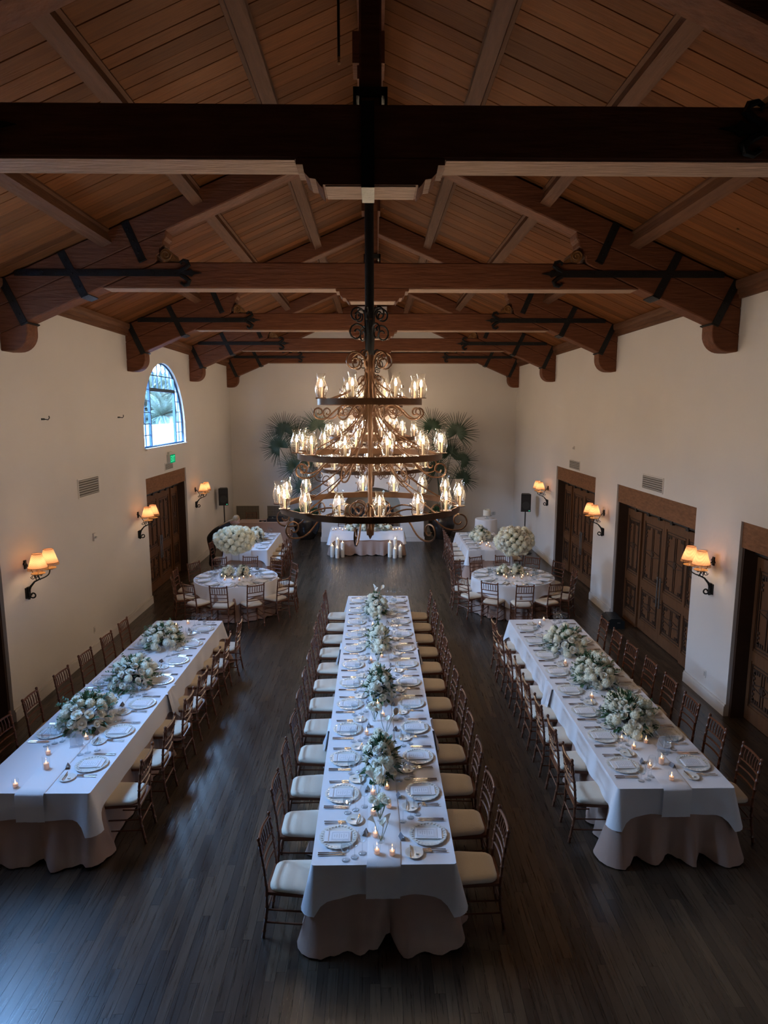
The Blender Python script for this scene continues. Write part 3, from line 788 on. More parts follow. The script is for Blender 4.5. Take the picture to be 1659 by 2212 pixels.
# ================================================================== TABLES, CLOTHS
def rrect(hx, hy, r=.03, step=.06):
    """closed outline: (x, y, nx, ny, s, corner)"""
    out = []; s = 0
    segs = [((hx, -hy+r), (hx, hy-r), (1, 0)), ((hx-r, hy), (-hx+r, hy), (0, 1)), ((-hx, hy-r), (-hx, -hy+r), (-1, 0)), ((-hx+r, -hy), (hx-r, -hy), (0, -1))]
    for i, (a, b, n) in enumerate(segs):
        L_ = math.dist(a, b); k = max(2, int(L_/step))
        for j in range(k+1):
            t = j/k; d = min(t, 1-t)*L_
            out.append((a[0]+(b[0]-a[0])*t, a[1]+(b[1]-a[1])*t, n[0], n[1], s+L_*t, max(0, 1-d/.20)))
        s += L_
        n2 = segs[(i+1) % 4][2]; cx_ = (b[0]-n[0]*r, b[1]-n[1]*r)
        for j in range(1, 4):
            a_ = j/4*PI/2; nn = (n[0]*math.cos(a_)+n2[0]*math.sin(a_), n[1]*math.cos(a_)+n2[1]*math.sin(a_))
            out.append((cx_[0]+nn[0]*r, cx_[1]+nn[1]*r, nn[0], nn[1], s, 1.0))
    return out
def folds(seed, L_, lo, hi):
    R_ = random.Random(seed); w = [(R_.uniform(lo, hi), R_.random()*2*PI, R_.uniform(.5, 1)) for _ in range(3)]
    return lambda s: sum(a*math.sin(2*PI*max(1, round(L_/l))*s/L_ + p) for l, p, a in w) / 2.
def drape(outline, zt, dropf, offf, rows, closed=True, top=True):
    m = MB(); n = len(outline)
    for k in range(rows+1):
        t = k/rows
        for p in outline:
            o_ = offf(p, t); m.v.append((p[0]+p[2]*o_, p[1]+p[3]*o_, zt - dropf(p)*t))
    for k in range(rows):
        for i in range(n if closed else n-1):
            j = (i+1) % n; m.f.append((k*n+i, (k+1)*n+i, (k+1)*n+j, k*n+j))
    if top: m.f.append(tuple(range(n)))
    return m
def underlay(hx, hy, zt, seed, flare=.13, amp=.06):
    ol = rrect(hx, hy, .03, .035); Lp = ol[-1][4]; f0 = folds(seed, Lp, .30, .62); f1 = folds(seed+50, Lp, .15, .26)
    f = lambda s: f0(s)*abs(f0(s))**.35 + .5*f1(s)*abs(f1(s))**.5
    return drape(ol, zt, lambda p: zt - .012 - .035*max(0, -f(p[4])) - .0*p[5],
                 lambda p, t: flare*t**1.6*(.55+.75*p[5]) + 1.35*amp*max(0, (t-.22)/.78)**1.1*f(p[4]), 12)
def overlay(hx, y0, y1, zt, seed, end0, end1, drop=.27):
    """white cloth from y0 to y1, drops on the sides and at the flagged ends"""
    hy = (y1-y0)/2; yc = (y0+y1)/2; ol = rrect(hx, hy, .025, .05); Lp = ol[-1][4]; f = folds(seed, Lp, .3, .6)
    ol = [(p[0], p[1]+yc, p[2], p[3], p[4], p[5]) for p in ol]
    def dr(p):
        c = p[5]
        if p[3] > .9 and not end1 or p[3] < -.9 and not end0: return .002
        if (p[3] > .05 and not end1) or (p[3] < -.05 and not end0): return .002 if abs(p[2]) < .7 else drop
        return drop + .13*c**3 + .010*f(p[4])
    def of(p, t): return .0 + t*(.022 + .08*p[5]**2.5) + .018*t*f(p[4])
    return drape(ol, zt, dr, of, 6)
def runner(hw, y0, y1, zt, drop, seed):
    m = MB(); R_ = random.Random(seed); path = []
    for z in (drop, drop*.5, .02): path.append((y0-.028-.02*z, zt-z))
    n = int((y1-y0)/.1)
    for k in range(n+1): path.append((y0-.018+(y1-y0+.036)*k/n, zt))
    for z in (.02, drop*.5, drop): path.append((y1+.028+.02*z, zt-z))
    ph = R_.random()*6
    for i, (y, z) in enumerate(path):
        wob = .008*math.sin(i*.35+ph)
        for u, dz in ((-1, 0), (-.9, .003), (-.55, .0015), (-.45, .004), (0, .001), (.45, .003), (.55, .001), (.93, .004), (1, 0)):
            m.v.append((hw*u + wob, y, z + dz))
    for i in range(len(path)-1):
        for k in range(8): m.f.append((i*9+k, i*9+k+1, (i+1)*9+k+1, (i+1)*9+k))
    return m
def trestle(root_loc, hx, hy, label, rz=0):
    """folding table that carries the cloths"""
    t = thing('banquet_table', label, 'table', root_loc, rz)
    ob('table_top', MB().box(-hx, -hy, .70, hx, hy, .742).mesh('table_top', LINTEL), t)
    for sx_ in (-1, 1):
        for sy_ in (-1, 1):
            x, y = sx_*(hx-.18), sy_*(hy-.25)
            ob('leg', MB().tube([(x, y, 0), (x, y, .70)], .016, 8).mesh('leg', STEEL), t)
TOPZ = .76
LONG = {'centre': dict(x=.072, y0=4.79, y1=12.58, hx=.595, rz=0, n=12, ys=[5.13+.645*i for i in range(12)], seams=[7.25, 9.85], nm='long centre table'),
        'left': dict(x=-3.31, y0=5.84, y1=11.08, hx=.585, rz=math.radians(-.9), n=7, ys=[6.32+.712*i for i in range(7)], seams=[8.28], nm='left long table'),
        'right': dict(x=2.965, y0=5.83, y1=11.05, hx=.58, rz=0, n=8, ys=[6.24+.617*i for i in range(8)], seams=[8.35], nm='right long table'),
        'farleft': dict(x=-3.43, y0=16.95, y1=19.47, hx=.58, rz=0, n=4, ys=[17.25+.61*i for i in range(4)], seams=[], nm='far left table'),
        'farright': dict(x=3.07, y0=16.88, y1=19.45, hx=.58, rz=0, n=4, ys=[17.2+.61*i for i in range(4)], seams=[], nm='far right table')}
def W(T, x, y):            # table-local -> world (x from centre line, y absolute)
    yc = (T['y0']+T['y1'])/2; c, s = math.cos(T['rz']), math.sin(T['rz'])
    return (T['x'] + x*c - (y-yc)*s, yc + x*s + (y-yc)*c)
for ki, (k, T) in enumerate(LONG.items()):
    yc = (T['y0']+T['y1'])/2; hy = (T['y1']-T['y0'])/2; loc = (T['x'], yc, 0)
    nm = T['nm']
    trestle(loc, T['hx']-.03, hy-.03, 'folding banquet table hidden under the cloths of the ' + nm, T['rz'])
    solid('underlay_cloth', underlay(T['hx']-.016, hy-.016, .749, 5+ki).mesh('underlay_cloth', BLUSH, 1.2), 'blush floor-length cloth under the white one on the ' + nm, 'tablecloth', loc, (0,0,T['rz']))
    cuts = [T['y0']] + T['seams'] + [T['y1']]
    for i in range(len(cuts)-1):
        m = overlay(T['hx'], cuts[i]-yc-(.12 if i else 0), cuts[i+1]-yc, .756+.0012*i, 30+7*ki+i, i == 0, i == len(cuts)-2)
        pos = '' if len(cuts) == 2 else (', near end' if i == 0 else ', far end' if i == len(cuts)-2 else ', middle stretch')
        solid('overlay_cloth', m.mesh('overlay_cloth', LINEN, 1.0), 'white linen overlay cloth on the ' + nm + pos, 'tablecloth', loc, (0,0,T['rz']), 'white overlay cloths')
    solid('table_runner', runner(.14, T['y0']-yc, T['y1']-yc, .7605, .29, ki).mesh('table_runner', LINEN2, 1.2), 'narrow white runner down the middle of the ' + nm, 'runner', loc, (0,0,T['rz']))
# chairs of the long tables
def jit(a): return RND.uniform(-a, a)
for k, T in LONG.items():
    off = {'centre': .79, 'left': .74, 'right': .715, 'farleft': .74, 'farright': .74}[k]
    sp_l = {'farleft': [0, 2], 'farright': [0, 1, 2, 3]}.get(k); sp_r = {'farright': [0, 2]}.get(k)
    for i, y in enumerate(T['ys']):
        for s, sd in ((-1, 'left'), (1, 'right')):
            if s < 0 and sp_l is not None and i not in sp_l: continue
            if s > 0 and sp_r is not None and i not in sp_r: continue
            if k == 'left' and s < 0 and i == 0: continue
            x_, y_ = W(T, s*(off+jit(.015)), y+jit(.02) - (.09 if k == 'centre' and i == 0 and s < 0 else 0))
            chair(x_, y_, (0 if s < 0 else PI) + T['rz'] + jit(.05) - (.12 if k == 'centre' and i == 0 and s < 0 else 0),
                  'brown ladder-back dining chair, %s from near end, %s side of %s' % (ORD[i], sd, T['nm']), 'bamboo-style dining chairs')

# round tables
ROUND = {'left': (-3.09, 14.13), 'right': (3.11, 14.15)}
RR = .915
CLK = ['first','second','third','fourth','fifth','sixth','seventh','eighth','ninth','tenth','eleventh','twelfth']
def circ(r, n): return [(r*math.cos(2*PI*i/n), r*math.sin(2*PI*i/n), math.cos(2*PI*i/n), math.sin(2*PI*i/n), 2*PI*r*i/n, 0) for i in range(n)]
for ki, (sd, (cx_, cy_)) in enumerate(ROUND.items()):
    nm = sd + ' round table'
    t = thing('round_table', 'round banquet table hidden under the cloths of the ' + nm, 'table', (cx_, cy_, 0))
    ob('table_top', MB().lathe([(RR-.03, .70), (RR-.03, .742)], 40).mesh('table_top', LINTEL), t)
    for q in range(4):
        a = PI/4+q*PI/2; ob('leg', MB().tube([(.5*math.cos(a), .5*math.sin(a), 0), (.5*math.cos(a), .5*math.sin(a), .70)], .016, 8).mesh('leg', STEEL), t)
    ol = circ(RR-.012, 144); f = folds(60+ki, 2*PI*(RR-.012), .16, .30)
    solid('underlay_cloth', drape(ol, .749, lambda p: .737-.02*max(0, -f(p[4])), lambda p, t: .05*t + .045*t**1.2*f(p[4]), 8).mesh('underlay_cloth', BLUSH, 1.2), 'blush floor-length cloth of the ' + nm, 'tablecloth', (cx_, cy_, 0))
    ol = circ(RR, 144); f2 = folds(70+ki, 2*PI*RR, .30, .5)
    solid('overlay_cloth', drape(ol, .757, lambda p: .36 + .13*math.cos(4*math.atan2(p[1], p[0])+.6), lambda p, t: .035*t + .035*t*f2(p[4]), 6).mesh('overlay_cloth', LINEN, 1.2), 'white linen overlay cloth on the ' + nm, 'tablecloth', (cx_, cy_, 0), (0,0,0), 'white overlay cloths')
    for q in range(12):
        a = -PI/2 - .04 - q*PI/6
        r_ = RR + .225 + jit(.02)
        chair(cx_ + r_*math.cos(a), cy_ + r_*math.sin(a), a + PI + jit(.08), 'brown ladder-back dining chair, %s clockwise from front of %s' % (CLK[q], nm), 'bamboo-style dining chairs')
# head table
HT = (-.225, 20.05); hhx, hhy = 1.14, .42
trestle((HT[0], HT[1], 0), hhx-.03, hhy-.03, 'folding table hidden under the cloths of the head table')
solid('underlay_cloth', underlay(hhx-.016, hhy-.016, .749, 91, .07, .03).mesh('underlay_cloth', BLUSH, 1.2), 'blush floor-length cloth of the head table by the fireplace', 'tablecloth', (HT[0], HT[1], 0))
m = overlay(hhx, -hhy, hhy, .757, 92, True, True, .27)
solid('overlay_cloth', m.mesh('overlay_cloth', LINEN, 1.0), 'white linen overlay cloth on the head table', 'tablecloth', (HT[0], HT[1], 0), (0,0,0), 'white overlay cloths')
for x, q in ((-1.02, 'left'), (.55, 'right')):
    chair(x+.02, 20.78, -PI/2, 'brown dining chair behind the %s half of the head table' % q, 'bamboo-style dining chairs')
# DJ table, cake table
trestle((-3.73, 21.62, 0), .79, .34, 'folding table hidden under the equipment table cloth')
solid('equipment_cloth', underlay(.815, .365, .756, 95, .05, .03).mesh('equipment_cloth', BLUSH, 1.2), 'plain blush cloth over the equipment table by the far left wall grilles', 'tablecloth', (-3.73, 21.62, 0))
chair(-4.28, 22.25, -PI/2+.1, 'brown dining chair behind the blush equipment table, before a wall grille', 'bamboo-style dining chairs')
CT = (3.55, 20.25)
t = thing('cocktail_table', 'tall round cake table hidden under a white cloth', 'table', (*CT, 0))
ob('table_top', MB().lathe([(.33, 1.0), (.33, 1.035)], 24).mesh('table_top', LINTEL), t); ob('pedestal', MB().tube([(0,0,0), (0,0,1.0)], .03, 8).mesh('pedestal', STEEL), t)
ol = circ(.345, 72); f = folds(99, 2*PI*.345, .16, .25)
solid('cake_table_cloth', drape(ol, 1.045, lambda p: 1.03, lambda p, t: .03*t + .04*t*f(p[4]), 8).mesh('cake_table_cloth', LINEN, 1.2), 'white floor-length cloth of the tall round cake table', 'tablecloth', (*CT, 0))

# ================================================================== TABLEWARE
def prep_ware():
    d = {}
    sc = lambda a, i: 1 + (.022*math.cos(20*a) if i in (2, 3, 4) else 0)
    d['charger'] = MB().lathe([(0, .0), (.10, .0), (.162, .012), (.165, .015), (.160, .0165), (.118, .006), (.112, .004), (0, .004)], 60, mod=sc).mesh('charger_plate', CHINA, .6)
    bd = MB()
    for k in range(30):
        a = 2*PI*k/30; bd.obox((.146*math.cos(a), .146*math.sin(a), .0135), (.022, .012, .006), Matrix.Rotation(a, 3, 'Z'))
    d['beads'] = bd.mesh('rim_beads', CHINA, .9)
    n = MB(); n.box(-.115, -.072, 0, .115, .072, .007); n.box(-.072, -.070, .007, .112, .070, .012); n.box(-.115, -.072, .007, -.080, .072, .013)
    d['napkin'] = n.mesh('napkin', LINEN2)
    d['menu'] = MB().box(-.082, -.055, 0, .082, .055, .0015).mesh('menu_card', PAPER)
    bo = MB(); a, b, w_ = .073, .046, .003
    bo.box(-a, -b, .0015, a, -b+w_, .0019).box(-a, b-w_, .0015, a, b, .0019).box(-a, -b, .0015, -a+w_, b, .0019).box(a-w_, -b, .0015, a, b, .0019)
    for k in range(6):
        x = .05 - k*.02; q = (.014, .028, .022, .03, .022, .016)[k]; bo.box(x-.002, -q, .0015, x+.002, q, .0018)
    d['print'] = bo.mesh('border', PRINT)
    f = MB().tube([(-.095, 0, .004), (-.03, 0, .0045), (.03, 0, .006)], [.0055, .0045, .003], 6)
    f.box(.03, -.010, .004, .055, .010, .007)
    for k in range(4): f.box(.055, -.0105+k*.006, .004, .10, -.0075+k*.006, .0065)
    d['fork'] = f.mesh('fork', STEEL, .9)
    k_ = MB().tube([(-.115, 0, .005), (-.02, 0, .005)], [.0065, .0055], 6); k_.prism_z([(-.02, -.004), (.10, -.008), (.125, .002), (.10, .006), (-.02, .004)], .003, .006)
    d['knife'] = k_.mesh('knife', STEEL, .9)
    d['bread'] = MB().lathe([(0, 0), (.045, 0), (.076, .010), (.078, .012), (.074, .013), (.048, .004), (0, .004)], 28).mesh('bread_plate', CHINA, .6)
    d['butter'] = MB().box(-.012, -.008, .004, .012, .008, .016).mesh('butter_pat', WAX)
    bk = MB().tube([(-.08, 0, .004), (0, 0, .004)], [.006, .005], 6); bk.prism_z([(0, -.004), (.06, -.008), (.075, .003), (0, .004)], .003, .0055)
    d['bknife'] = bk.mesh('butter_knife', STEEL, .9)
    def stem(h, rb, rt, zb, hb):
        return [(.0, .0), (.034, .0), (.034, .002), (.008, .006), (.004, .012), (.004, zb), (.012, zb+.006), (rb*.8, zb+hb*.2), (rb, zb+hb*.45), (rb*.95, zb+hb*.7), (rt, zb+hb)]
    def gob(pr, name): 
        m = MB().shell(pr, 14); return m.mesh(name, CRYST, 3.1)
    d['goblet'] = gob(stem(.17, .043, .034, .065, .10), 'water_goblet')
    d['water'] = MB().lathe([(.0, .072), (.033, .088), (.041, .108), (.042, .118), (0, .118)], 14).mesh('water', WATER, .9)
    d['wine'] = gob(stem(.21, .038, .029, .095, .10), 'wine_glass')
    d['wine2'] = gob(stem(.23, .044, .031, .10, .12), 'wine_glass')
    c = MB(); c.add([(-.022, -.03, 0), (-.022, .03, 0), (0, .03, .042), (0, -.03, .042), (.022, .03, 0), (.022, -.03, 0), (-.0235, -.03, 0), (-.0235, .03, 0), (0, .03, .0445), (0, -.03, .0445), (.0235, .03, 0), (.0235, -.03, 0)],
                 [(0,1,2,3), (3,2,4,5), (7,6,9,8), (8,9,11,10), (0,3,9,6), (3,5,11,9), (1,7,8,2), (2,8,10,4), (0,6,7,1), (5,4,10,11)])
    d['card'] = c.mesh('place_card', DARKCARD)
    return d
WR_ = prep_ware()
FIRST = dict(charger=('charger_plate', 'scalloped ivory charger plate'), napkin=('napkin', 'folded white napkin'), menu=('menu_card', 'bordered menu card'))
def setting(M, where, full=True):
    """M: 4x4 placing the setting on the table; +x towards the table middle, +y the diner's left"""
    def put(key, name, desc, cat, x, y, z=0, a=0, subs=None, grp=None):
        loc = M @ Vector((x, y, z)); rz = math.atan2(M[1][0], M[0][0]) + a
        o = solid(name, WR_[key], '%s, %s' % (desc, where), cat, loc, (0, 0, rz), grp or name.replace('_', ' ') + 's on the tables')
        for n_, k_, l_ in (subs or []): ob(n_, WR_[k_], o, l_)
        return o
    j = lambda a: RND.uniform(-a, a)
    a0 = j(.05)
    put('charger', 'charger_plate', 'scalloped ivory charger', 'plate', 0, 0, 0, j(1.), [('rim_bead_band', 'beads', (0,0,0))] if full else None)
    put('napkin', 'napkin', 'folded white napkin', 'napkin', -.005, 0, .0055, a0)
    put('menu', 'menu_card', 'bordered menu card', 'card', .018, 0, .0178, a0, [('border', 'print', (0,0,0))])
    put('fork', 'dinner_fork', 'outer fork' if full else 'fork', 'fork', -.045, .222, 0, j(.05))
    put('knife', 'dinner_knife', 'outer knife' if full else 'knife', 'knife', -.045, -.222, 0, j(.04))
    put('goblet', 'water_goblet', 'water goblet', 'glass', .075+j(.01), -.285+j(.01), 0, 0, [('water', 'water', (0,0,0))])
    put('wine', 'wine_glass', 'small wine glass', 'glass', .145+j(.01), -.245+j(.01))
    if full:
        put('fork', 'dinner_fork', 'inner fork', 'fork', -.04, .195, 0, j(.04))
        put('knife', 'dinner_knife', 'inner knife', 'knife', -.045, -.196, 0, j(.04))
        put('wine2', 'wine_glass', 'tall wine glass', 'glass', .215+j(.01), -.195+j(.01))
        put('bread', 'bread_plate', 'small bread plate', 'plate', .135, .245+j(.008), 0, 0, [('butter_pat', 'butter', (-.025, .015, 0))])
        put('bknife', 'butter_knife', 'butter knife', 'knife', .165, .243, .0125, PI/2+j(.15))
        put('card', 'place_card', 'tent place card', 'card', .235+j(.012), .06+j(.02), 0, j(.4))
for k, T in LONG.items():
    far = k.startswith('far')
    for i, y in enumerate(T['ys']):
        for s, sd in ((-1, 'left'), (1, 'right')):
            if k == 'left' and s < 0 and i == 0: continue
            x_, y_ = W(T, s*(T['hx']-.205), y + (0 if s < 0 else .03))
            M = Matrix.Translation((x_, y_, .7595)) @ Matrix.Rotation((0 if s < 0 else PI)+T['rz'], 4, 'Z')
            setting(M, '%s from near end, %s side of %s' % (ORD[i], sd, T['nm']), not far)
for sd, (cx_, cy_) in ROUND.items():
    for q in range(12):
        a = -PI/2 - .04 - q*PI/6; r_ = RR - .19
        M = Matrix.Translation((cx_+r_*math.cos(a), cy_+r_*math.sin(a), .7595)) @ Matrix.Rotation(a+PI, 4, 'Z')
        def st(M=M, q=q, sd=sd): 
            wh = '%s clockwise from front of %s round table' % (CLK[q], sd)
            def put(key, name, desc, cat, x, y, z=0, b=0, subs=None):
                o = solid(name, WR_[key], '%s, %s' % (desc, wh), cat, M @ Vector((x, y, z)), (0, 0, math.atan2(M[1][0], M[0][0])+b), name.replace('_', ' ')+'s on the tables')
                for n_, k_, l_ in (subs or []): ob(n_, WR_[k_], o, l_)
            put('charger', 'charger_plate', 'scalloped ivory charger', 'plate', 0, 0)
            put('napkin', 'napkin', 'folded white napkin', 'napkin', 0, 0, .0055)
            put('fork', 'dinner_fork', 'fork', 'fork', -.04, .185); put('knife', 'dinner_knife', 'knife', 'knife', -.04, -.185)
            put('goblet', 'water_goblet', 'water goblet', 'glass', .20, -.09, 0, 0, [('water', 'water', (0,0,0))]); put('wine', 'wine_glass', 'wine glass', 'glass', .26, -.02)
            put('wine2', 'wine_glass', 'tall wine glass', 'glass', .20, .075)
        st()
# three glasses left at the far end of the long tables
for k, x, q in (('centre', .33, ''), ('left', .28, ''), ('right', .22, '')):
    T = LONG[k]
    for i, (key, nm_, d_) in enumerate((('wine2', 'wine_glass', 'tall wine glass'), ('wine', 'wine_glass', 'small wine glass'), ('goblet', 'water_goblet', 'water goblet'))):
        x_, y_ = W(T, x + .085*i, T['y1'] - .06 - .03*i)
        solid(nm_, WR_[key], '%s standing alone at the far end of %s' % (d_, T['nm']), 'glass', (x_, y_, .7595))

# ================================================================== CANDLES
VC = MB().shell([(.0, .002), (.030, .002), (.033, .02), (.036, .095)], 14).mesh('votive_cup', GLASS, 3.1)
VW = MB().lathe([(.026, .004), (.027, .042), (.0, .044)], 12).mesh('candle', WAXG, .8)
FLM = MB().lathe([(0, 0), (.0038, .005), (.0052, .010), (.003, .020), (0, .030)], 7).mesh('flame', VFLAME, 3.1)
CC = MB().shell([(.0, .002), (.040, .002), (.042, .02), (.042, .17)], 16).mesh('glass_cylinder', GLASS, 3.1)
CW = MB().lathe([(.030, .004), (.030, .075), (.0, .078)], 12).mesh('candle', WAXG, .8)
def votive(x, y, z, label, tall=False, grp='votive candles in glass cups'):
    r = thing('votive_candle', label, 'candle', (x, y, z), 0, grp, None, .88)
    ob('glass_cup', CC if tall else VC, r); c = ob('candle', CW if tall else VW, r)
    ob('flame', FLM, c, (0, 0, .078 if tall else .044))
RZ = .7655
cv = [(-.017,5.45), (.003,5.135), (.015,4.916), (.143,4.90), (.13,5.553), (.118,5.852), (-.02,5.764), (-.057,9.137), (.105,9.283), (.038,8.88), (.035,7.669), (.098,7.383), (-.095,6.94), (.06,10.55), (-.03,10.72), (.10,12.1)]
for i, (x, y) in enumerate(sorted(cv, key=lambda p: p[1])):
    votive(x, y, RZ, 'small lit votive in glass, number %s from near end of long centre table' % (['one','two','three','four','five','six','seven','eight','nine','ten','eleven','twelve','thirteen','fourteen','fifteen','sixteen'][i]))
for i, (x, y) in enumerate([(-3.538,5.945), (-3.395,6.268), (-3.525,6.564), (-3.255,6.88), (-3.62,9.15), (-3.407,10.757), (-3.247,10.90)]):
    votive(x, y, .7615, ('lit candle in a tall clear cylinder near the front of left long table' if i == 1 else 'small lit votive in glass, %s from near end of left long table' % ORD[i]), i == 1)
for i, (x, y) in enumerate([(2.972,5.966), (2.847,6.187), (3.002,6.267), (2.834,6.574), (3.021,6.70), (2.772,6.761), (2.80,7.86), (2.79,9.0), (2.856,10.729), (2.983,10.96)]):
    votive(x, y, RZ if abs(x-2.965) < .14 else .7595, ('lit candle in a tall clear cylinder near the front of right long table' if i == 2 else 'small lit votive in glass, %s from near end of right long table' % ORD[i]), i == 2)
for sd, (cx_, cy_) in ROUND.items():
    for q in range(12):
        a = -PI/2 - .1 - q*PI/6; r_ = .24 + .09*(q % 2)
        votive(cx_+r_*math.cos(a), cy_+r_*math.sin(a), .7595, 'small lit votive, %s clockwise from front in cluster on %s round table' % (CLK[q], sd))
for k, pts in (('farleft', [(-3.30,17.35), (-3.45,17.5), (-3.40,19.25)]), ('farright', [(2.93,17.55), (3.07,17.35), (3.16,17.6), (3.02,17.8), (3.13,17.2)])):
    for i, (x, y) in enumerate(pts): votive(x, y, RZ if abs(x-LONG[k]['x']) < .14 else .7595, 'small lit votive in glass, %s on %s' % (CLK[i], LONG[k]['nm']))
for i in range(10):
    x = (-1.28, -1.20, -1.08, -.98, -.90, .50, .58, .68, .78, .85)[i]
    votive(x, 19.78 + .09*((i*7) % 3), .7595, 'small lit votive on head table, %s from left' % CLK[i])
# pillar candles on the floor before the head table
for i, (x, y, h) in enumerate([(-1.29,19.42,.36), (-1.13,19.28,.32), (-.97,19.40,.46), (-1.13,19.445,.56), (.47,19.40,.46), (.62,19.24,.30), (.79,19.36,.36), (.635,19.43,.56)]):
    r = thing('pillar_candle', 'white pillar candle in glass cylinder on the floor, %s from left before head table' % CLK[i if i < 8 else 7], 'candle', (x, y, 0), 0, 'pillar candles on the floor')
    ob('glass_cylinder', MB().shell([(.0, .002), (.068, .002), (.07, .02), (.07, h+.10)], 16).mesh('glass_cylinder', GLASS, 3.1), r)
    c = ob('candle', MB().lathe([(.058, .004), (.058, h-.01), (.05, h)], 16).mesh('candle', WAX, .8), r); ob('flame', FLM, c, (0, 0, h), (0,0,0), 1.8)

# ================================================================== FLOWERS
def rose_mesh(name, mt, seed):
    R_ = random.Random(seed); m = MB()
    m.lathe([(0, -.5), (.35, -.35), (.42, 0), (.34, .42), (0, .56)], 8)
    for ring, (n, r, tilt, h) in enumerate(((4, .40, .06, .66), (5, .60, .20, .60), (6, .80, .45, .48), (6, .98, .85, .22))):
        for k in range(n):
            a = 2*PI*(k + .5*ring + R_.uniform(-.15, .15))/n; wd = 2*PI/n*.72
            V = []
            for i in range(4):
                t = i/3; rr_ = r*(.45+.55*t) + tilt*.28*t*t; z = -.45 + (h+.45)*t - tilt*.22*t*t*t
                for j in range(4):
                    u = j/3*2-1; aa = a + u*wd*(.75+.25*math.sin(PI*t)); cup = 1 + .06*(1-u*u)
                    V.append((rr_*cup*math.cos(aa), rr_*cup*math.sin(aa), z - .10*u*u*t))
            F = [(i*4+j, i*4+j+1, i*4+j+5, i*4+j+4) for i in range(3) for j in range(3)]
            m.add(V, F)
    return m.mesh(name, mt, 3.1)
def hyd_mesh(name, mt, seed, n=58):
    R_ = random.Random(seed); m = MB(); m.lathe([(0, -.85), (.6, -.6), (.85, 0), (.6, .6), (0, .85)], 10)
    for i in range(n):
        z = 1 - 2*(i+.5)/n; a = i*2.39996; r = math.sqrt(1-z*z)
        d = Vector((r*math.cos(a), r*math.sin(a), z)); u = d.orthogonal().normalized(); v = d.cross(u)
        rot = R_.random()*PI; sc = R_.uniform(.19, .26); c = d*R_.uniform(.88, 1.03)
        for k in range(4):
            b = rot + k*PI/2; e = u*math.cos(b) + v*math.sin(b); e2 = u*math.cos(b+PI/2) + v*math.sin(b+PI/2)
            m.add([c, c + e*sc*.6 + e2*sc*.42 + d*.05, c + e*sc*1.15 + d*.02, c + e*sc*.6 - e2*sc*.42 + d*.05], [(0,1,2,3)])
    return m.mesh(name, mt)
ROSES = [rose_mesh('rose', PETAL, s) for s in (1, 2)]
HYD = [hyd_mesh('hydrangea', HYDP, s) for s in (3, 4)]
def leaf(m, p, d, n, L_, wd):
    d = d.normalized(); s = d.cross(n)
    s = s.normalized() if s.length > 1e-4 else d.orthogonal().normalized(); n = s.cross(d)
    m.add([p, p + d*L_*.45 + s*wd + n*L_*.06, p + d*L_ - n*L_*.08, p + d*L_*.45 - s*wd + n*L_*.06, p + d*L_*.5 - n*L_*.03], [(0,1,4), (1,2,4), (2,3,4), (3,0,4)])
def sprig(m, p, d, L_, nl, sz, R_):
    d = d.normalized(); pts = []
    for i in range(nl+1):
        t = i/nl; pts.append(p + d*L_*t + Vector((0, 0, -.25*L_*t*t)))
    m.tube(pts, .0018, 3)
    for i in range(1, nl+1):
        for s in (-1, 1):
            sd = d.cross(Vector((0,0,1))); sd = sd.normalized() if sd.length > .01 else Vector((1,0,0))
            q = (d*.5 + sd*s*.9 + Vector((R_.uniform(-.3,.3), R_.uniform(-.3,.3), R_.uniform(-.2,.5)))); leaf(m, pts[i], q, Vector((0,0,1)), sz*R_.uniform(.8,1.2), sz*.30)
def bouquet(x, y, z, rx, ry, rz_, seed, label, nb=26, nsp=16, bs=.045, sp=1.0, rot=0, bowl=True, grp='white floral centrepieces'):
    R_ = random.Random(seed); root = thing('floral_centrepiece', label, 'flowers', (x, y, z), rot, grp)
    if bowl: ob('bowl', MB().shell([(0, .002), (.06, .002), (.085, .03), (.09, .07)], 16).mesh('bowl', POT, .9), root)
    fo = MB()
    for i in range(int(nb*3.2)):          # filler leaves
        a = R_.random()*2*PI; e = R_.uniform(-.1, 1.)*PI/2; d = Vector((math.cos(a)*math.cos(e), math.sin(a)*math.cos(e), math.sin(e)))
        kk = R_.uniform(.62, .86); p = Vector((d.x*rx*kk, d.y*ry*kk, .03 + max(0, d.z)*rz_*kk)); leaf(fo, p, d + Vector((0,0,R_.uniform(-.4,.3))), Vector((0,0,1)), R_.uniform(.09, .15), R_.uniform(.018, .03))
    for i in range(nsp):
        a = 2*PI*i/nsp + R_.uniform(-.2, .2); e = R_.uniform(.0, 1.2); d = Vector((math.cos(a)*math.cos(e), math.sin(a)*math.cos(e)*1., math.sin(e)))
        p = Vector((d.x*rx*.6, d.y*ry*.6, .05+d.z*rz_*.6)); sprig(fo, p, d, R_.uniform(.14, .26)*sp, 6, .042, R_)
    o = ob('foliage', fo.mesh('foliage', LEAF), root); o['kind'] = 'stuff'
    n = nb
    for i in range(n):
        zf = (i + .5)/n; th = i*2.39996 + R_.uniform(-.3, .3); cz = 1 - zf*1.05; r = math.sqrt(max(0, 1-cz*cz))
        k = R_.uniform(.82, 1.05); d = Vector((r*math.cos(th), r*math.sin(th), max(cz, -.05)))
        p = (d.x*rx*k, d.y*ry*k, .06 + max(0, d.z)*rz_*k)
        hy_ = R_.random() < .34; s = bs*(R_.uniform(1.15, 1.5) if hy_ else R_.uniform(.75, 1.12))
        nv = Vector((d.x/rx, d.y/ry, max(d.z, .12)/rz_ + .4)); q = nv.to_track_quat('Z', 'Y').to_euler()
        b = ob('hydrangea_head' if hy_ else 'rose', R_.choice(HYD if hy_ else ROSES), root, p, q, s)
    return root
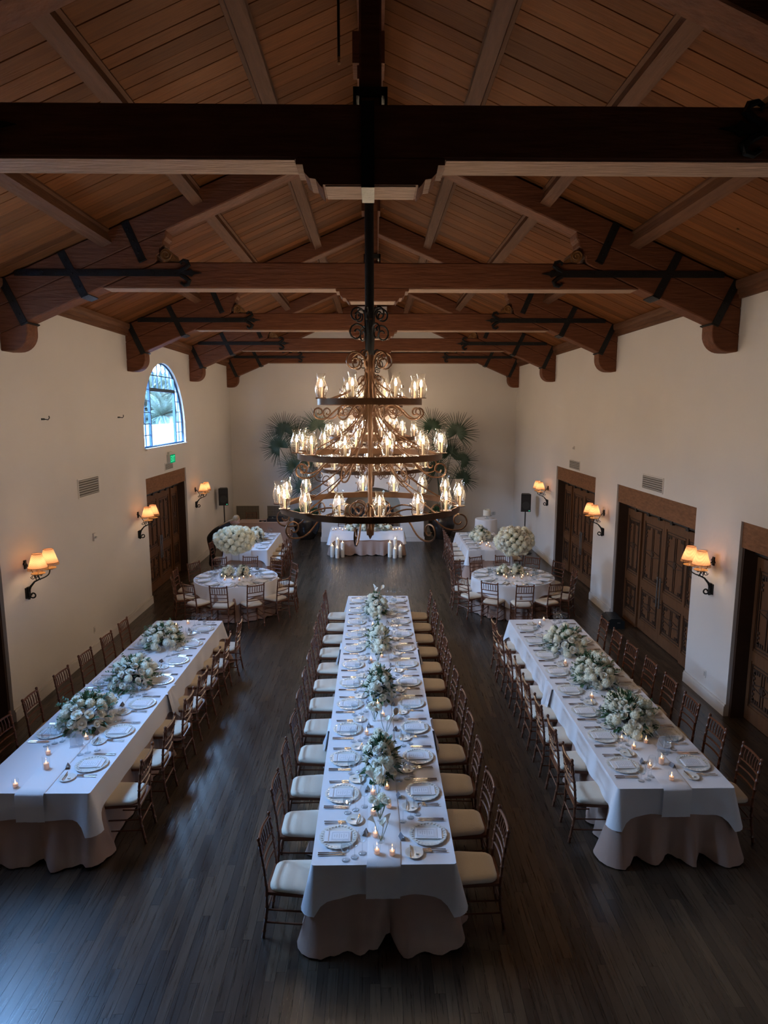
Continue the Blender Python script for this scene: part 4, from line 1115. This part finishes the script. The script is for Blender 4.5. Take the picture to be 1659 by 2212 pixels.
for i, (x, y) in enumerate([(.06, 6.20), (.065, 8.0), (.058, 9.72), (.03, 11.5)]):
    bouquet(x, y, RZ, .165, .30, .30, 100+i, 'mounded white rose and hydrangea centrepiece, %s from near end of long centre table' % ORD[i], 42, 16, .042, .6)
for i, (x, y) in enumerate([(-3.42, 7.29), (-3.30, 8.45), (-3.35, 9.88)]):
    bouquet(x, y, .7615, .27, .40, .27, 120+i, 'loose white rose centrepiece with dark sprigs, %s from near end of left long table' % ORD[i], 48, 30, .044, 1.)
for i, (x, y) in enumerate([(3.0, 7.17), (3.02, 8.42), (2.98, 9.62)]):
    bouquet(x, y, RZ, .27, .40, .27, 140+i, 'loose white rose centrepiece with green leaves, %s from near end of right long table' % ORD[i], 50, 28, .044, .95)
bouquet(-3.42, 18.25, RZ, .25, .38, .30, 160, 'white flower centrepiece on the far left table before the bending person', 34, 16, .055, .8)
bouquet(3.05, 18.35, RZ, .25, .38, .30, 161, 'white flower centrepiece with green leaves on the far right table', 34, 18, .055, .8)
bouquet(-.17, 19.83, .7615, .74, .20, .20, 162, 'long low white garland with trailing greenery on the head table', 58, 40, .05, 1., grp='white garland')
for sd, (cx_, cy_) in ROUND.items():
    bouquet(cx_-.20, cy_+.10, .7595, .10, .10, .16, 170, 'small left white posy beneath the tall flower ball, %s round table' % sd, 12, 5, .045, .4)
    bouquet(cx_+.14, cy_+.14, .7595, .13, .10, .15, 171, 'small right white posy beneath the tall flower ball, %s round table' % sd, 13, 5, .045, .4)
# tall hydrangea balls on clear stands
for (sd, (cx_, cy_)), (rx, rz_) in zip(ROUND.items(), ((.41, .27), (.40, .29))):
    root = thing('flower_ball', 'big white %s ball on a clear tall stand over the %s round table' % (('hydrangea', 'left') if sd == 'left' else ('rose', 'right')), 'flowers', (cx_ + (0 if sd == 'left' else .02), cy_, .7595), 0, 'tall white flower balls')
    ob('clear_stand', MB().shell([(0, .002), (.085, .002), (.09, .02), (.085, .62)], 18).mesh('clear_stand', GLASS, 3.1), root)
    R_ = random.Random(180 if sd == 'left' else 181); n = 84
    cz0 = .85 if sd == 'left' else .80
    co = MB().lathe([(0, -rz_*.8), (rx*.6, -rz_*.55), (rx*.8, 0), (rx*.6, rz_*.6), (0, rz_*.8)], 14, (0, 0, cz0)); ob('core', co.mesh('core', LEAF, 3.1), root)
    for i in range(n):
        z = 1 - 2*(i+.5)/n; a = i*2.39996; r = math.sqrt(1-z*z); k = R_.uniform(.9, 1.03)
        q = Vector((r*math.cos(a), r*math.sin(a), z)).to_track_quat('Z', 'Y').to_euler()
        ob('hydrangea_head' if sd == 'left' else 'rose', R_.choice(HYD) if sd == 'left' else R_.choice(ROSES + HYD), root, (r*math.cos(a)*rx*k, r*math.sin(a)*rx*k, cz0 + z*rz_*k), q, R_.uniform(.066, .086))
# bud vases
def bud(x, y, z, label, calla, seed):
    R_ = random.Random(seed); root = thing('bud_vase', label, 'vase', (x, y, z), 0, 'small glass bud vases')
    ob('vase', MB().shell([(0, .002), (.028, .002), (.032, .03), (.024, .08), (.026, .11)], 14).mesh('vase', GLASS, 3.1), root)
    st = MB(); heads = []
    for k in range(3 if calla else 5):
        a = 2*PI*k/(3 if calla else 5)+R_.random(); L_ = R_.uniform(.16, .24); d = Vector((math.cos(a)*.35, math.sin(a)*.35, 1)).normalized()
        pts = [(0, 0, .01), tuple(d*L_*.5), tuple(d*L_ + Vector((0,0,.01)))]; st.tube(pts, .0028, 5); heads.append((Vector(pts[-1]), d))
    ob('stems', st.mesh('stems', STEM), root)
    if not calla:
        fo = MB()
        for i in range(10): a = R_.random()*6.3; leaf(fo, Vector((0,0,.12)), Vector((math.cos(a), math.sin(a), R_.uniform(.1,.8))), Vector((0,0,1)), .09, .02)
        ob('foliage', fo.mesh('foliage', LEAF), root)
    for p, d in heads:
        q = (d + Vector((R_.uniform(-.4,.4), R_.uniform(-.4,.4), 0))).to_track_quat('Z', 'Y').to_euler()
        if calla: ob('calla_lily', CALLA, root, p, q)
        else: ob('blossom', R_.choice(ROSES+HYD), root, p, q, R_.uniform(.028, .048))
cm = MB(); V = []
for i in range(6):
    t = i/5
    for k in range(10):
        a = 2*PI*k/10; r = .006 + .026*t**1.6; V.append((r*math.cos(a), r*math.sin(a), .075*t + .035*t*t*math.cos(a)))
cm.add(V, [(i*10+k, i*10+(k+1)%10, (i+1)*10+(k+1)%10, (i+1)*10+k) for i in range(5) for k in range(10)])
CALLA = cm.mesh('calla_lily', PETAL, 3.1)
for i, (x, y, c) in enumerate([(.05, 5.06, True), (.045, 5.36, False), (.03, 5.70, True), (.125, 6.90, True), (.0, 7.27, False), (.05, 9.10, False), (.04, 10.65, False), (.03, 11.05, False), (.05, 12.2, True)]):
    bud(x, y, RZ, 'glass bud vase with %s, %s from near end of long centre table' % ('pale calla lilies' if c else 'small white blooms', ORD[i]), c, 200+i)
# table number plates
for x, y, l in ((3.14, 6.52, 'arched acrylic table number on the right long table'), (-3.29, 6.72, 'arched acrylic table number by the flowers on the left long table')):
    n = 10; pl = [(-.065, 0), (.065, 0)] + [(.065*math.cos(PI*i/n), .115+.065*math.sin(PI*i/n)) for i in range(n+1)]
    r = thing('table_number', l, 'sign', (x, y, .7595), -.35 if x > 0 else .3)
    ob('plate', MB().prism_y(pl, -.003, .003).mesh('plate', ACRYL), r); ob('foot', MB().box(-.07, -.025, 0, .07, .025, .008).mesh('foot', ACRYL), r)
    if x > 0: ob('numeral', MB().box(-.005, -.0045, .05, .005, -.003, .125).mesh('numeral', PAPER), r)

# ================================================================== POTTED PALMS
def fan_mesh(seed, n=40):
    R_ = random.Random(seed); m = MB()
    for k in range(n):
        a = (-1 + 2*(k+.5)/n)*2.35 + R_.uniform(-.03, .03); L_ = (.78 - .12*abs(a)/2.35)*R_.uniform(.88, 1.08)
        d = Vector((math.sin(a), 0, math.cos(a))); s = Vector((math.cos(a), 0, -math.sin(a))); droop = R_.uniform(.01, .14)
        V = []
        for t, wd in ((.02, .006), (.18, .016), (.34, .021), (.50, .011), (.78, .0085), (1, .003)):
            c = d*L_*t + Vector((0, -.05*math.sin(PI*min(1, t*1.3)) + droop*t**3, -droop*.6*t**3)); pl = .012*(1-t)
            V += [c - s*wd, c + Vector((0, -pl, 0)), c + s*wd]
        m.add(V, [(i*3+j, i*3+j+1, i*3+j+4, i*3+j+3) for i in range(5) for j in range(2)])
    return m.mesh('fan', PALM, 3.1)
FANS = [fan_mesh(s) for s in (1, 2, 3)]
def palm_pot(x, y, heads, label, seed):
    R_ = random.Random(seed); root = thing('potted_palm', label, 'plant', (x, y, 0), 0, 'potted fan palms by the fireplace')
    ob('pot', MB().lathe([(.24, 0), (.36, .18), (.45, .42), (.47, .62), (.43, .78), (.38, .84), (.41, .88), (.37, .88), (.34, .80), (0, .80)], 32).mesh('pot', POT, .8), root)
    fo = MB()
    for i in range(170):
        a = R_.random()*2*PI; e = R_.uniform(.0, 1.3); d = Vector((math.cos(a)*math.cos(e), math.sin(a)*math.cos(e), math.sin(e)))
        leaf(fo, Vector((d.x*.28, d.y*.28, .86 + d.z*.12)), d, Vector((0,0,1)), R_.uniform(.16, .34), R_.uniform(.02, .04))
    o = ob('underplanting', fo.mesh('underplanting', LEAF), root); o['kind'] = 'stuff'
    for i, (hx_, hz_, dy, sc, tl) in enumerate(heads):
        p = Vector((hx_ - x, dy, hz_)); b = Vector((R_.uniform(-.12, .12), R_.uniform(-.1, .1), .82))
        c = b.lerp(p, .5) + Vector((-.12*(p.x-b.x), 0, .12))
        pts = [b.lerp(c, t/5).lerp(c.lerp(p, t/5), t/5) for t in range(6)]
        fr = ob('frond', MB().tube(pts, [.016, .014, .013, .012, .011, .010], 5).mesh('stalk', PALM, 1.2), root)
        ob('fan', FANS[i % 3], fr, p - (pts[5]-pts[4]).normalized()*.02, (R_.uniform(-.25, .1), tl, R_.uniform(-.4, .4)), sc)
palm_pot(-2.36, 22.35, [(-3.05, 3.75, -.1, .95, -.35), (-2.62, 3.62, .1, .9, -.1), (-1.93, 3.88, .05, .95, .15), (-3.22, 3.22, -.2, 1., -.75), (-2.72, 2.55, -.3, .85, -.4), (-2.42, 2.68, .15, .9, .1), (-2.45, 1.85, -.35, .8, -.2), (-2.05, 2.95, .2, .8, .45)],
         'tall fan palms in a dark glazed pot left of the fireplace', 5)
palm_pot(2.36, 22.35, [(1.98, 3.85, .05, 1.0, -.1), (2.83, 3.68, -.1, 1.05, .25), (2.62, 2.98, .1, .9, .05), (2.12, 2.45, -.25, .95, -.25), (3.02, 2.15, -.3, .85, .75), (3.02, 2.75, -.1, .8, .95), (2.30, 3.30, .2, .9, -.2)],
         'tall fan palms in a dark glazed pot right of the fireplace', 6)

# ================================================================== EQUIPMENT
def speaker(x, y, zb, rz, label, slabel):
    r = thing('speaker_stand', slabel, 'stand', (x, y, 0), rz)
    ob('pole', MB().tube([(0,0,.06), (0,0,zb)], .019, 10).mesh('pole', BLACK), r)
    ob('collar', MB().lathe([(.03, .75), (.034, .78), (.03, .83)], 10).mesh('collar', BLACK), r)
    ob('base', MB().lathe([(.24, 0), (.24, .02), (.05, .05), (.03, .10), (0, .10)], 24).mesh('base', BLACK, .8), r)
    s = thing('loudspeaker', label, 'speaker', (x, y, zb), rz)
    ob('cabinet', MB().prism_z([(-.15, -.15), (.15, -.15), (.11, .15), (-.11, .15)], 0, .55).mesh('cabinet', BLACK), s)
    ob('woofer', MB().tube([(0, -.158, .20), (0, -.148, .20)], .115, 20).mesh('woofer', mat('speaker_cone', (.03,.03,.032), .4)), s)
    ob('horn', MB().box(-.11, -.160, .38, .11, -.149, .50).mesh('horn', mat('speaker_horn', (.02,.02,.022), .35)), s)
    ob('indicator', MB().box(.085, -.158, .025, .125, -.149, .045).mesh('indicator', LED), s)
speaker(-4.90, 21.0, 1.40, .15, 'black loudspeaker on a pole in the far left corner', 'black pole stand under the loudspeaker in the far left corner')
speaker(4.72, 19.95, 1.33, -.15, 'black loudspeaker on a pole by the right wall near the farthest sconce', 'black round-based pole stand under the right-hand loudspeaker')
m = thing('mixing_deck', 'black audio deck on the blush equipment table', 'audio equipment', (-3.32, 21.62, .757))
ob('case', MB().box(-.27, -.17, 0, .27, .19, .10).box(-.25, .05, .10, .25, .19, .15).mesh('case', BLACK), m)
ob('knob', MB().lathe([(.02, .10), (.02, .13)], 8, (-.1, -.05, 0)).mesh('knob', PEWTER), m)
h = thing('headphones', 'black headphones lying beside the audio deck', 'headphones', (-3.74, 21.50, .757))
ob('band', MB().tube([(.08*math.cos(PI*i/10), .09*math.sin(PI*i/10), .015) for i in range(11)], .010, 6).mesh('band', BLACK), h)
for s in (-1, 1): ob('ear_cup', MB().lathe([(.04, 0), (.045, .02), (.03, .045)], 12, (s*.08, -.01, 0)).mesh('ear_cup', BLACK, .9), h)
sb = thing('floor_subwoofer', 'low black speaker box on the floor by the middle right door', 'speaker', (4.98, 12.95, 0), -.1)
ob('box', MB().prism_y([(-.17, 0), (.17, 0), (.17, .16), (.10, .21), (-.10, .21), (-.17, .16)], -.25, .25).mesh('box', mat('sub_black', (.012,.016,.018), .4)), sb)
ob('badge', MB().box(.02, -.256, .12, .08, -.25, .14).mesh('badge', PEWTER), sb)

# cake on its stand with glasses
r = thing('cake', 'small white cake on a glass stand upon the round cake table', 'cake', (CT[0]+.02, CT[1], 1.046))
ob('cake_stand', MB().lathe([(.08, 0), (.02, .02), (.015, .08), (.15, .095), (.155, .105), (0, .105)], 24).mesh('cake_stand', glass('pressed_glass', body=.25)), r)
ob('icing', MB().lathe([(.115, .106), (.118, .12), (.118, .27), (.10, .285), (0, .285)], 24).mesh('icing', CAKE, .8), r)
for i in range(7):
    a = i*.9; ob('blossom', ROSES[i % 2], r, (.07*math.cos(a), .07*math.sin(a), .29), (0, .2, a), .026)
for i in range(3): solid('champagne_glass', WR_['wine2'], 'clear champagne glass beside the cake, %s from left' % CLK[i], 'glass', (CT[0]+.17+.05*i, CT[1]-.06+.06*i, 1.046))

# wall fittings ------------------------------------------------------
def vent(x, y, z, w_, h, face, label, n=7):
    r = thing('wall_vent', label, 'vent', (x, y, z), {'+x': 0, '-x': PI, '-y': -PI/2}[face])
    ob('back_panel', MB().box(-.002, -w_/2, -h/2, .004, w_/2, h/2).mesh('back_panel', DARKV), r)
    f = MB(); b = .022
    f.box(0, -w_/2-b, -h/2-b, .014, w_/2+b, -h/2).box(0, -w_/2-b, h/2, .014, w_/2+b, h/2+b).box(0, -w_/2-b, -h/2, .014, -w_/2, h/2).box(0, w_/2, -h/2, .014, w_/2+b, h/2)
    ob('frame', f.mesh('frame', TRIMW), r)
    for k in range(n):
        zz = -h/2 + h*(k+.5)/n; ob('louvre', MB().obox((.008, 0, zz), (.012, w_, h/n*.62), Matrix.Rotation(.5, 3, 'Y')).mesh('louvre', VENTM), r)
vent(XL, 11.74, 3.07, .82, .30, '+x', 'wide louvred air vent on the blank stretch of left wall')
vent(XL, 16.37, 3.05, .60, .15, '+x', 'small louvred air vent below the exit sign over the left door', 5)
vent(XR, 16.49, 3.06, .82, .20, '-x', 'louvred air vent over the farthest right door', 5)
vent(XR, 11.80, 3.10, .86, .24, '-x', 'louvred air vent over the middle right door', 6)
for x, l in ((-4.645, 'square-mesh wall grille on the far wall near the left corner'), (-3.51, 'square-mesh wall grille on the far wall behind the audio deck')):
    r = thing('wall_grille', l, 'grille', (x, YB, .70))
    ob('back_panel', MB().box(-.40, -.006, -.27, .40, 0, .27).mesh('back_panel', DARKV), r)
    ob('frame', MB().box(-.42, -.02, -.29, .42, 0, -.27).box(-.42, -.02, .27, .42, 0, .29).box(-.42, -.02, -.27, -.40, 0, .27).box(.40, -.02, -.27, .42, 0, .27).mesh('frame', GRILL), r)
    g = MB()
    for k in range(1, 20): g.box(-.40+.04*k-.005, -.014, -.27, -.40+.04*k+.005, -.008, .27)
    for k in range(1, 14): g.box(-.40, -.012, -.27+.0386*k-.005, .40, -.006, -.27+.0386*k+.005)
    ob('mesh_bars', g.mesh('mesh_bars', GRILL), r)
# exit sign
r = thing('exit_sign', 'lit green EXIT sign on the left wall below the arched window', 'sign', (XL, 16.45, 3.235))
ob('housing', MB().box(0, -.20, -.105, .085, .20, .105).box(0, -.13, .105, .05, .13, .17).mesh('housing', mat('sign_housing', (.55,.57,.55), .5)), r)
ob('face', MB().box(.085, -.195, -.10, .092, .195, .10).mesh('face', GREEN), r)
lt = MB(); fx = .094; H = .065; t = .020
def lb(y0, z0, y1, z1): lt.box(.092, min(-y0, -y1), min(z0, z1), fx, max(-y0, -y1), max(z0, z1))
# wall faces +x: reading direction is +y to -y when seen from the room, so mirror later
def L2(a, b): return (-a, b)
for z in (-H, 0, H): lb(.165, z-t/2 if z else -t/2, .095, z+t/2 if z else t/2)
lb(.165, -H-t/2, .145, H+t/2)
lt.bar((.093, -.075, -H-.01), (.093, -.0, H+.01), .002, t, (0, 1, 0)); lt.bar((.093, -.075, H+.01), (.093, .0, -H-.01), .002, t, (0, 1, 0))
lt.box(.092, .025, -H-t/2, fx, .045, H+t/2)
lt.box(.092, .06, H-t/2, fx, .17, H+t/2); lt.box(.092, .105, -H-t/2, fx, .125, H)
ob('letters', lt.mesh('letters', GREENL), r)
solid('fire_strobe', MB().box(0, -.045, -.07, .03, .045, .07).lathe([(.03, 0), (.025, .03), (0, .035)], 10, (.05, 0, -.02)).mesh('fire_strobe', TRIMW), 'small white fire strobe on the blank left wall', 'alarm', (XL, 11.80, 2.13))
for y, q in ((10.29, 'nearer'), (13.33, 'farther')):
    solid('wall_hook', MB().obox((.006, 0, 0), (.012, .09, .03)).tube([(.01, .02, 0), (.07, .03, -.01), (.09, .035, .02), (.085, .035, .05)], .008, 6).mesh('wall_hook', IRON), '%s small black hook high on the left wall' % q, 'hook', (XL, y, 4.295))
solid('motion_sensor', MB().box(-.03, -.03, -.04, 0, .03, .04).box(-.05, -.02, -.03, -.03, .02, .01).mesh('motion_sensor', TRIMW), 'small white sensor high above the farthest right door', 'sensor', (XR, 16.58, 3.49))
for x, y, z, s, l in ((XL, 11.57, .43, 1, 'white outlet plate low on the left wall'), (XR, 9.49, .39, -1, 'white outlet plate low on the right wall pier')):
    r = thing('outlet_plate', l, 'outlet', (x, y, z), 0 if s > 0 else PI)
    ob('plate', MB().box(0, -.036, -.058, .006, .036, .058).mesh('plate', TRIMW), r); ob('socket', MB().box(.006, -.016, -.035, .008, .016, .035).mesh('socket', VENTM), r)
# thin sprinkler drops
for x, y, z0, z1, l in ((-.30, 6.2, 7.44, 8.27, 'thin black sprinkler pipe hanging from the boards left of the ridge'), (4.29, 8.0, 6.55, 6.60, 'short black sprinkler drop near the right-hand cornice')):
    r = thing('sprinkler_drop', l, 'sprinkler', (x, y, z0)); zt = ceil_z(x) - z0
    ob('pipe', MB().tube([(0,0,.03), (0,0,zt)], .012, 8).mesh('pipe', IRON), r); ob('head', MB().lathe([(.006, -.03), (.018, -.02), (.008, 0), (.014, .03)], 8).mesh('head', BRASS), r)

# ================================================================== PERSON bending over the far left table
def person():
    root = thing('person', 'person in black clothes with a blond braid bending over the far left table', 'person', (-4.66, 18.2, 0))
    V = []; E = []; Rr = []
    def v(p, r, par=None):
        V.append(p); Rr.append(r)
        if par is not None: E.append((par, len(V)-1))
        return len(V)-1
    pel = v((.03, 0, .92), (.135, .14)); wa = v((.15, 0, 1.04), (.145, .12), pel); ch = v((.38, 0, 1.18), (.175, .145), wa); nk0 = v((.57, 0, 1.275), (.085, .08), ch)
    for s in (-1, 1):
        hp = v((.0, s*.10, .84), (.10, .10), pel); kn = v((.05, s*.11, .47), (.065, .065), hp); an = v((-.02, s*.11, .09), (.042, .042), kn); v((.12, s*.12, .035), (.035, .03), an)
        sh = v((.50, s*.18, 1.22), (.085, .085), ch); el = v((.56, s*.23, .98), (.046, .046), sh); v((.74, s*.17, .86), (.034, .034), el)
    def skin(name, V, E, Rr, mt, root_i=0, lv=2):
        me = bpy.data.meshes.new(name); me.from_pydata(V, E, []); me.materials.append(mt)
        o = ob(name, me, root); mo = o.modifiers.new('skin', 'SKIN'); mo.use_smooth_shade = True
        if not me.skin_vertices: me.skin_vertices.new() if hasattr(me.skin_vertices, 'new') else None
        sv = me.skin_vertices[0].data
        for i, r in enumerate(Rr): sv[i].radius = r if isinstance(r, tuple) else (r, r)
        sv[root_i].use_root = True
        su = o.modifiers.new('sub', 'SUBSURF'); su.levels = lv; su.render_levels = lv
        return o
    body = skin('body', V, E, Rr, BLACKC)
    # head with face
    hd = MB(); C = Vector((.745, 0, 1.365))
    for i in range(13):
        th = PI*i/12
        for k in range(16):
            a = 2*PI*k/16; x = .100*math.sin(th)*math.cos(a); y = .078*math.sin(th)*math.sin(a); z = .118*math.cos(th)
            if z < -.03: x = x*(1 - .9*(-.03-z)) + .012; y *= 1 - 2.2*(-.03-z)
            if abs(y) < .018 and x > .07 and -.05 < z < .02: x += .022*(1 - abs(z+.025)/.06)
            hd.v.append((x, y, z))
    hd.f += [(i*16+k, (i+1)*16+k, (i+1)*16+(k+1)%16, i*16+(k+1)%16) for i in range(12) for k in range(16)]
    tilt = Matrix.Translation(C) @ Matrix.Rotation(.55, 4, 'Y')
    H = MB().merge(hd, tilt); H.tube([(.58, 0, 1.28), (.66, 0, 1.315), (.71, 0, 1.335)], [.052, .05, .05], 10)
    head = ob('head', H.mesh('head', SKIN, 3.1), root)
    ft = MB()
    for s in (-1, 1): ft.merge(MB().obox((.096, s*.032, .012), (.012, .022, .010)), tilt)
    ob('eyes', ft.mesh('eyes', BLACK), head)
    ob('mouth', MB().merge(MB().obox((.088, 0, -.068), (.010, .040, .008)), tilt).mesh('mouth', mat('lips', (.45,.16,.14), .5)), head)
    er = MB()
    for s in (-1, 1): er.merge(MB().obox((-.005, s*.078, -.005), (.035, .014, .05)), tilt)
    ob('ears', er.mesh('ears', SKIN), head)
    hr = MB()
    for i in range(8):
        th = PI*.62*i/7
        for k in range(16):
            a = 2*PI*k/16; r = 1.10; hr.v.append((-.022 + .100*r*math.sin(th)*math.cos(a)*.92, .082*r*math.sin(th)*math.sin(a), .016 + .118*r*math.cos(th)))
    hr.f += [(i*16+k, (i+1)*16+k, (i+1)*16+(k+1)%16, i*16+(k+1)%16) for i in range(7) for k in range(16)]
    ob('hair', MB().merge(hr, tilt).mesh('hair', HAIR, 3.1), root)
    br = MB(); n = 18
    pts = [(.665 - .30*t/n - .08*(t/n)**2, -.055-.09*t/n, 1.375 - .04*(t/n) - .14*(t/n)**2) for t in range(n+1)]
    br.tube(pts, [(.030 if t % 3 else .022)*(1-.45*t/n) for t in range(n+1)], 8)
    ob('braid', br.mesh('braid', HAIR, 3.1), root)
    # hands with five fingers
    for s in (-1, 1):
        hm = MB(); b = Vector((.74, s*.17, .86)); d = Vector((.85, -s*.15, -.5)).normalized(); sd = Vector((0, 1, 0)); up = d.cross(sd).normalized()
        hm.tube([b, b+d*.045, b+d*.085], [.024, .032, .030], 8)
        for k, (o_, L_) in enumerate(((-.027, .060), (-.009, .072), (.009, .068), (.026, .052))):
            p = b + d*.08 + sd*o_; hm.tube([p, p+d*L_*.5, p+d*L_*.8-Vector((0,0,L_*.25)), p+d*L_*.95-Vector((0,0,L_*.5))], [.009, .0085, .008, .006], 6)
        p = b + d*.03 + sd*(-s*.028); hm.tube([p, p+d*.03-sd*s*.025, p+d*.06-sd*s*.03], [.011, .010, .007], 6)
        ob('hand', hm.mesh('hand', SKIN, 3.1), root)
person()

# ================================================================== OUTSIDE the windows
solid('garden_ground', MB().box(-70, -30, -.7, XL-TH-.6, 90, -.6).mesh('garden_ground', LAWN), 'pale garden ground outside the left wall', 'ground', kind='structure')
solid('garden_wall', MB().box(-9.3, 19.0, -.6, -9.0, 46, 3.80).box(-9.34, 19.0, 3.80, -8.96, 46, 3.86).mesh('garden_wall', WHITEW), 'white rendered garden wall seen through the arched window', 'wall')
def garden_palm(x, y, zc, label, seed, sc=1.):
    R_ = random.Random(seed); r = thing('palm_tree', label, 'tree', (x, y, -.6)); z = zc + .6
    ob('trunk', MB().tube([(0,0,0), (.1,0,z*.5), (0,0,z)], [.34, .28, .30], 10).mesh('trunk', TRUNK), r)
    for i in range(26):
        a = 2*PI*i/26*1.0 + R_.uniform(-.2,.2); e = R_.uniform(-.35, 1.2); L_ = R_.uniform(2.4, 3.2)*sc
        d = Vector((math.cos(a)*math.cos(e), math.sin(a)*math.cos(e), math.sin(e))); m = MB(); pts = []
        for k in range(11):
            t = k/10; pts.append(Vector((0,0,z)) + d*L_*t + Vector((0,0,-1.1*t*t*sc)))
        m.tube(pts, .02, 4)
        for k in range(1, 11):
            tg = (pts[k]-pts[k-1]).normalized(); sd = tg.cross(Vector((0,0,1))).normalized()
            for h in (0, .33, .66):
                for s in (-1, 1):
                    p = pts[k-1].lerp(pts[k], h); leaf(m, p, sd*s*.8 + tg*.7 + Vector((0,0,-.25)), Vector((0,0,1)), .55*sc*(1-.45*k/10), .022)
        ob('frond', m.mesh('frond', FROND), r)
garden_palm(-12.2, 38.0, 4.15, 'feathery palm tree outside the arched window, nearer of two', 3, 1.)
def garden_tree(x, y, h, rad_, label, seed):
    R_ = random.Random(seed); r = thing('garden_tree', label, 'tree', (x, y, -.6))
    ob('trunk', MB().tube([(0,0,0), (0,0,h*.7)], [.22, .14], 8).mesh('trunk', TRUNK), r); m = MB()
    for i in range(1500):
        d = Vector((R_.gauss(0,1), R_.gauss(0,1), R_.gauss(0,.8))).normalized()*rad_*R_.uniform(.6, 1.); leaf(m, Vector((0,0,h)) + d, d + Vector((0,0,R_.uniform(-1,.5))), Vector((0,0,1)), .8, .26)
    o = ob('crown', m.mesh('crown', HEDGE), r); o['kind'] = 'stuff'
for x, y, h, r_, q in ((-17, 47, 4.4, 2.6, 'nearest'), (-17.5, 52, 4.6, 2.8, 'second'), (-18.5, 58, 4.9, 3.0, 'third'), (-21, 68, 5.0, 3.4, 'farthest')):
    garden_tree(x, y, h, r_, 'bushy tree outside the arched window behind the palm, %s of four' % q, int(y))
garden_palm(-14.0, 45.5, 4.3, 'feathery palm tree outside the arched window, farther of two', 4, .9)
hd_ = MB().box(-11.0, -9, -.6, -9.9, 20.5, 6.0); R_ = random.Random(77); hl = MB()  # hedge added out of view to cut low sky light at the near window
for i in range(2600):
    y = R_.uniform(-9, 20.5); z = R_.uniform(-.4, 6.0); top_ = R_.random() < .25
    p = Vector((R_.uniform(-11, -9.9), y, 6.0)) if top_ else Vector((-9.9, y, z))
    leaf(hl, p, Vector((.9 if not top_ else R_.uniform(-.5,.5), R_.uniform(-.8,.8), R_.uniform(-.3,1.))), Vector((1,0,.2)), .28, .09)
r = thing('sky_block_hedge', 'added hedge outside the near left wall, unseen, holding back low sky light', 'hedge', (0, 0, 0))
ob('sky_block_body', hd_.mesh('sky_block_body', HEDGE), r); o = ob('leaf_cover', hl.mesh('leaf_cover', HEDGE), r); o['kind'] = 'stuff'
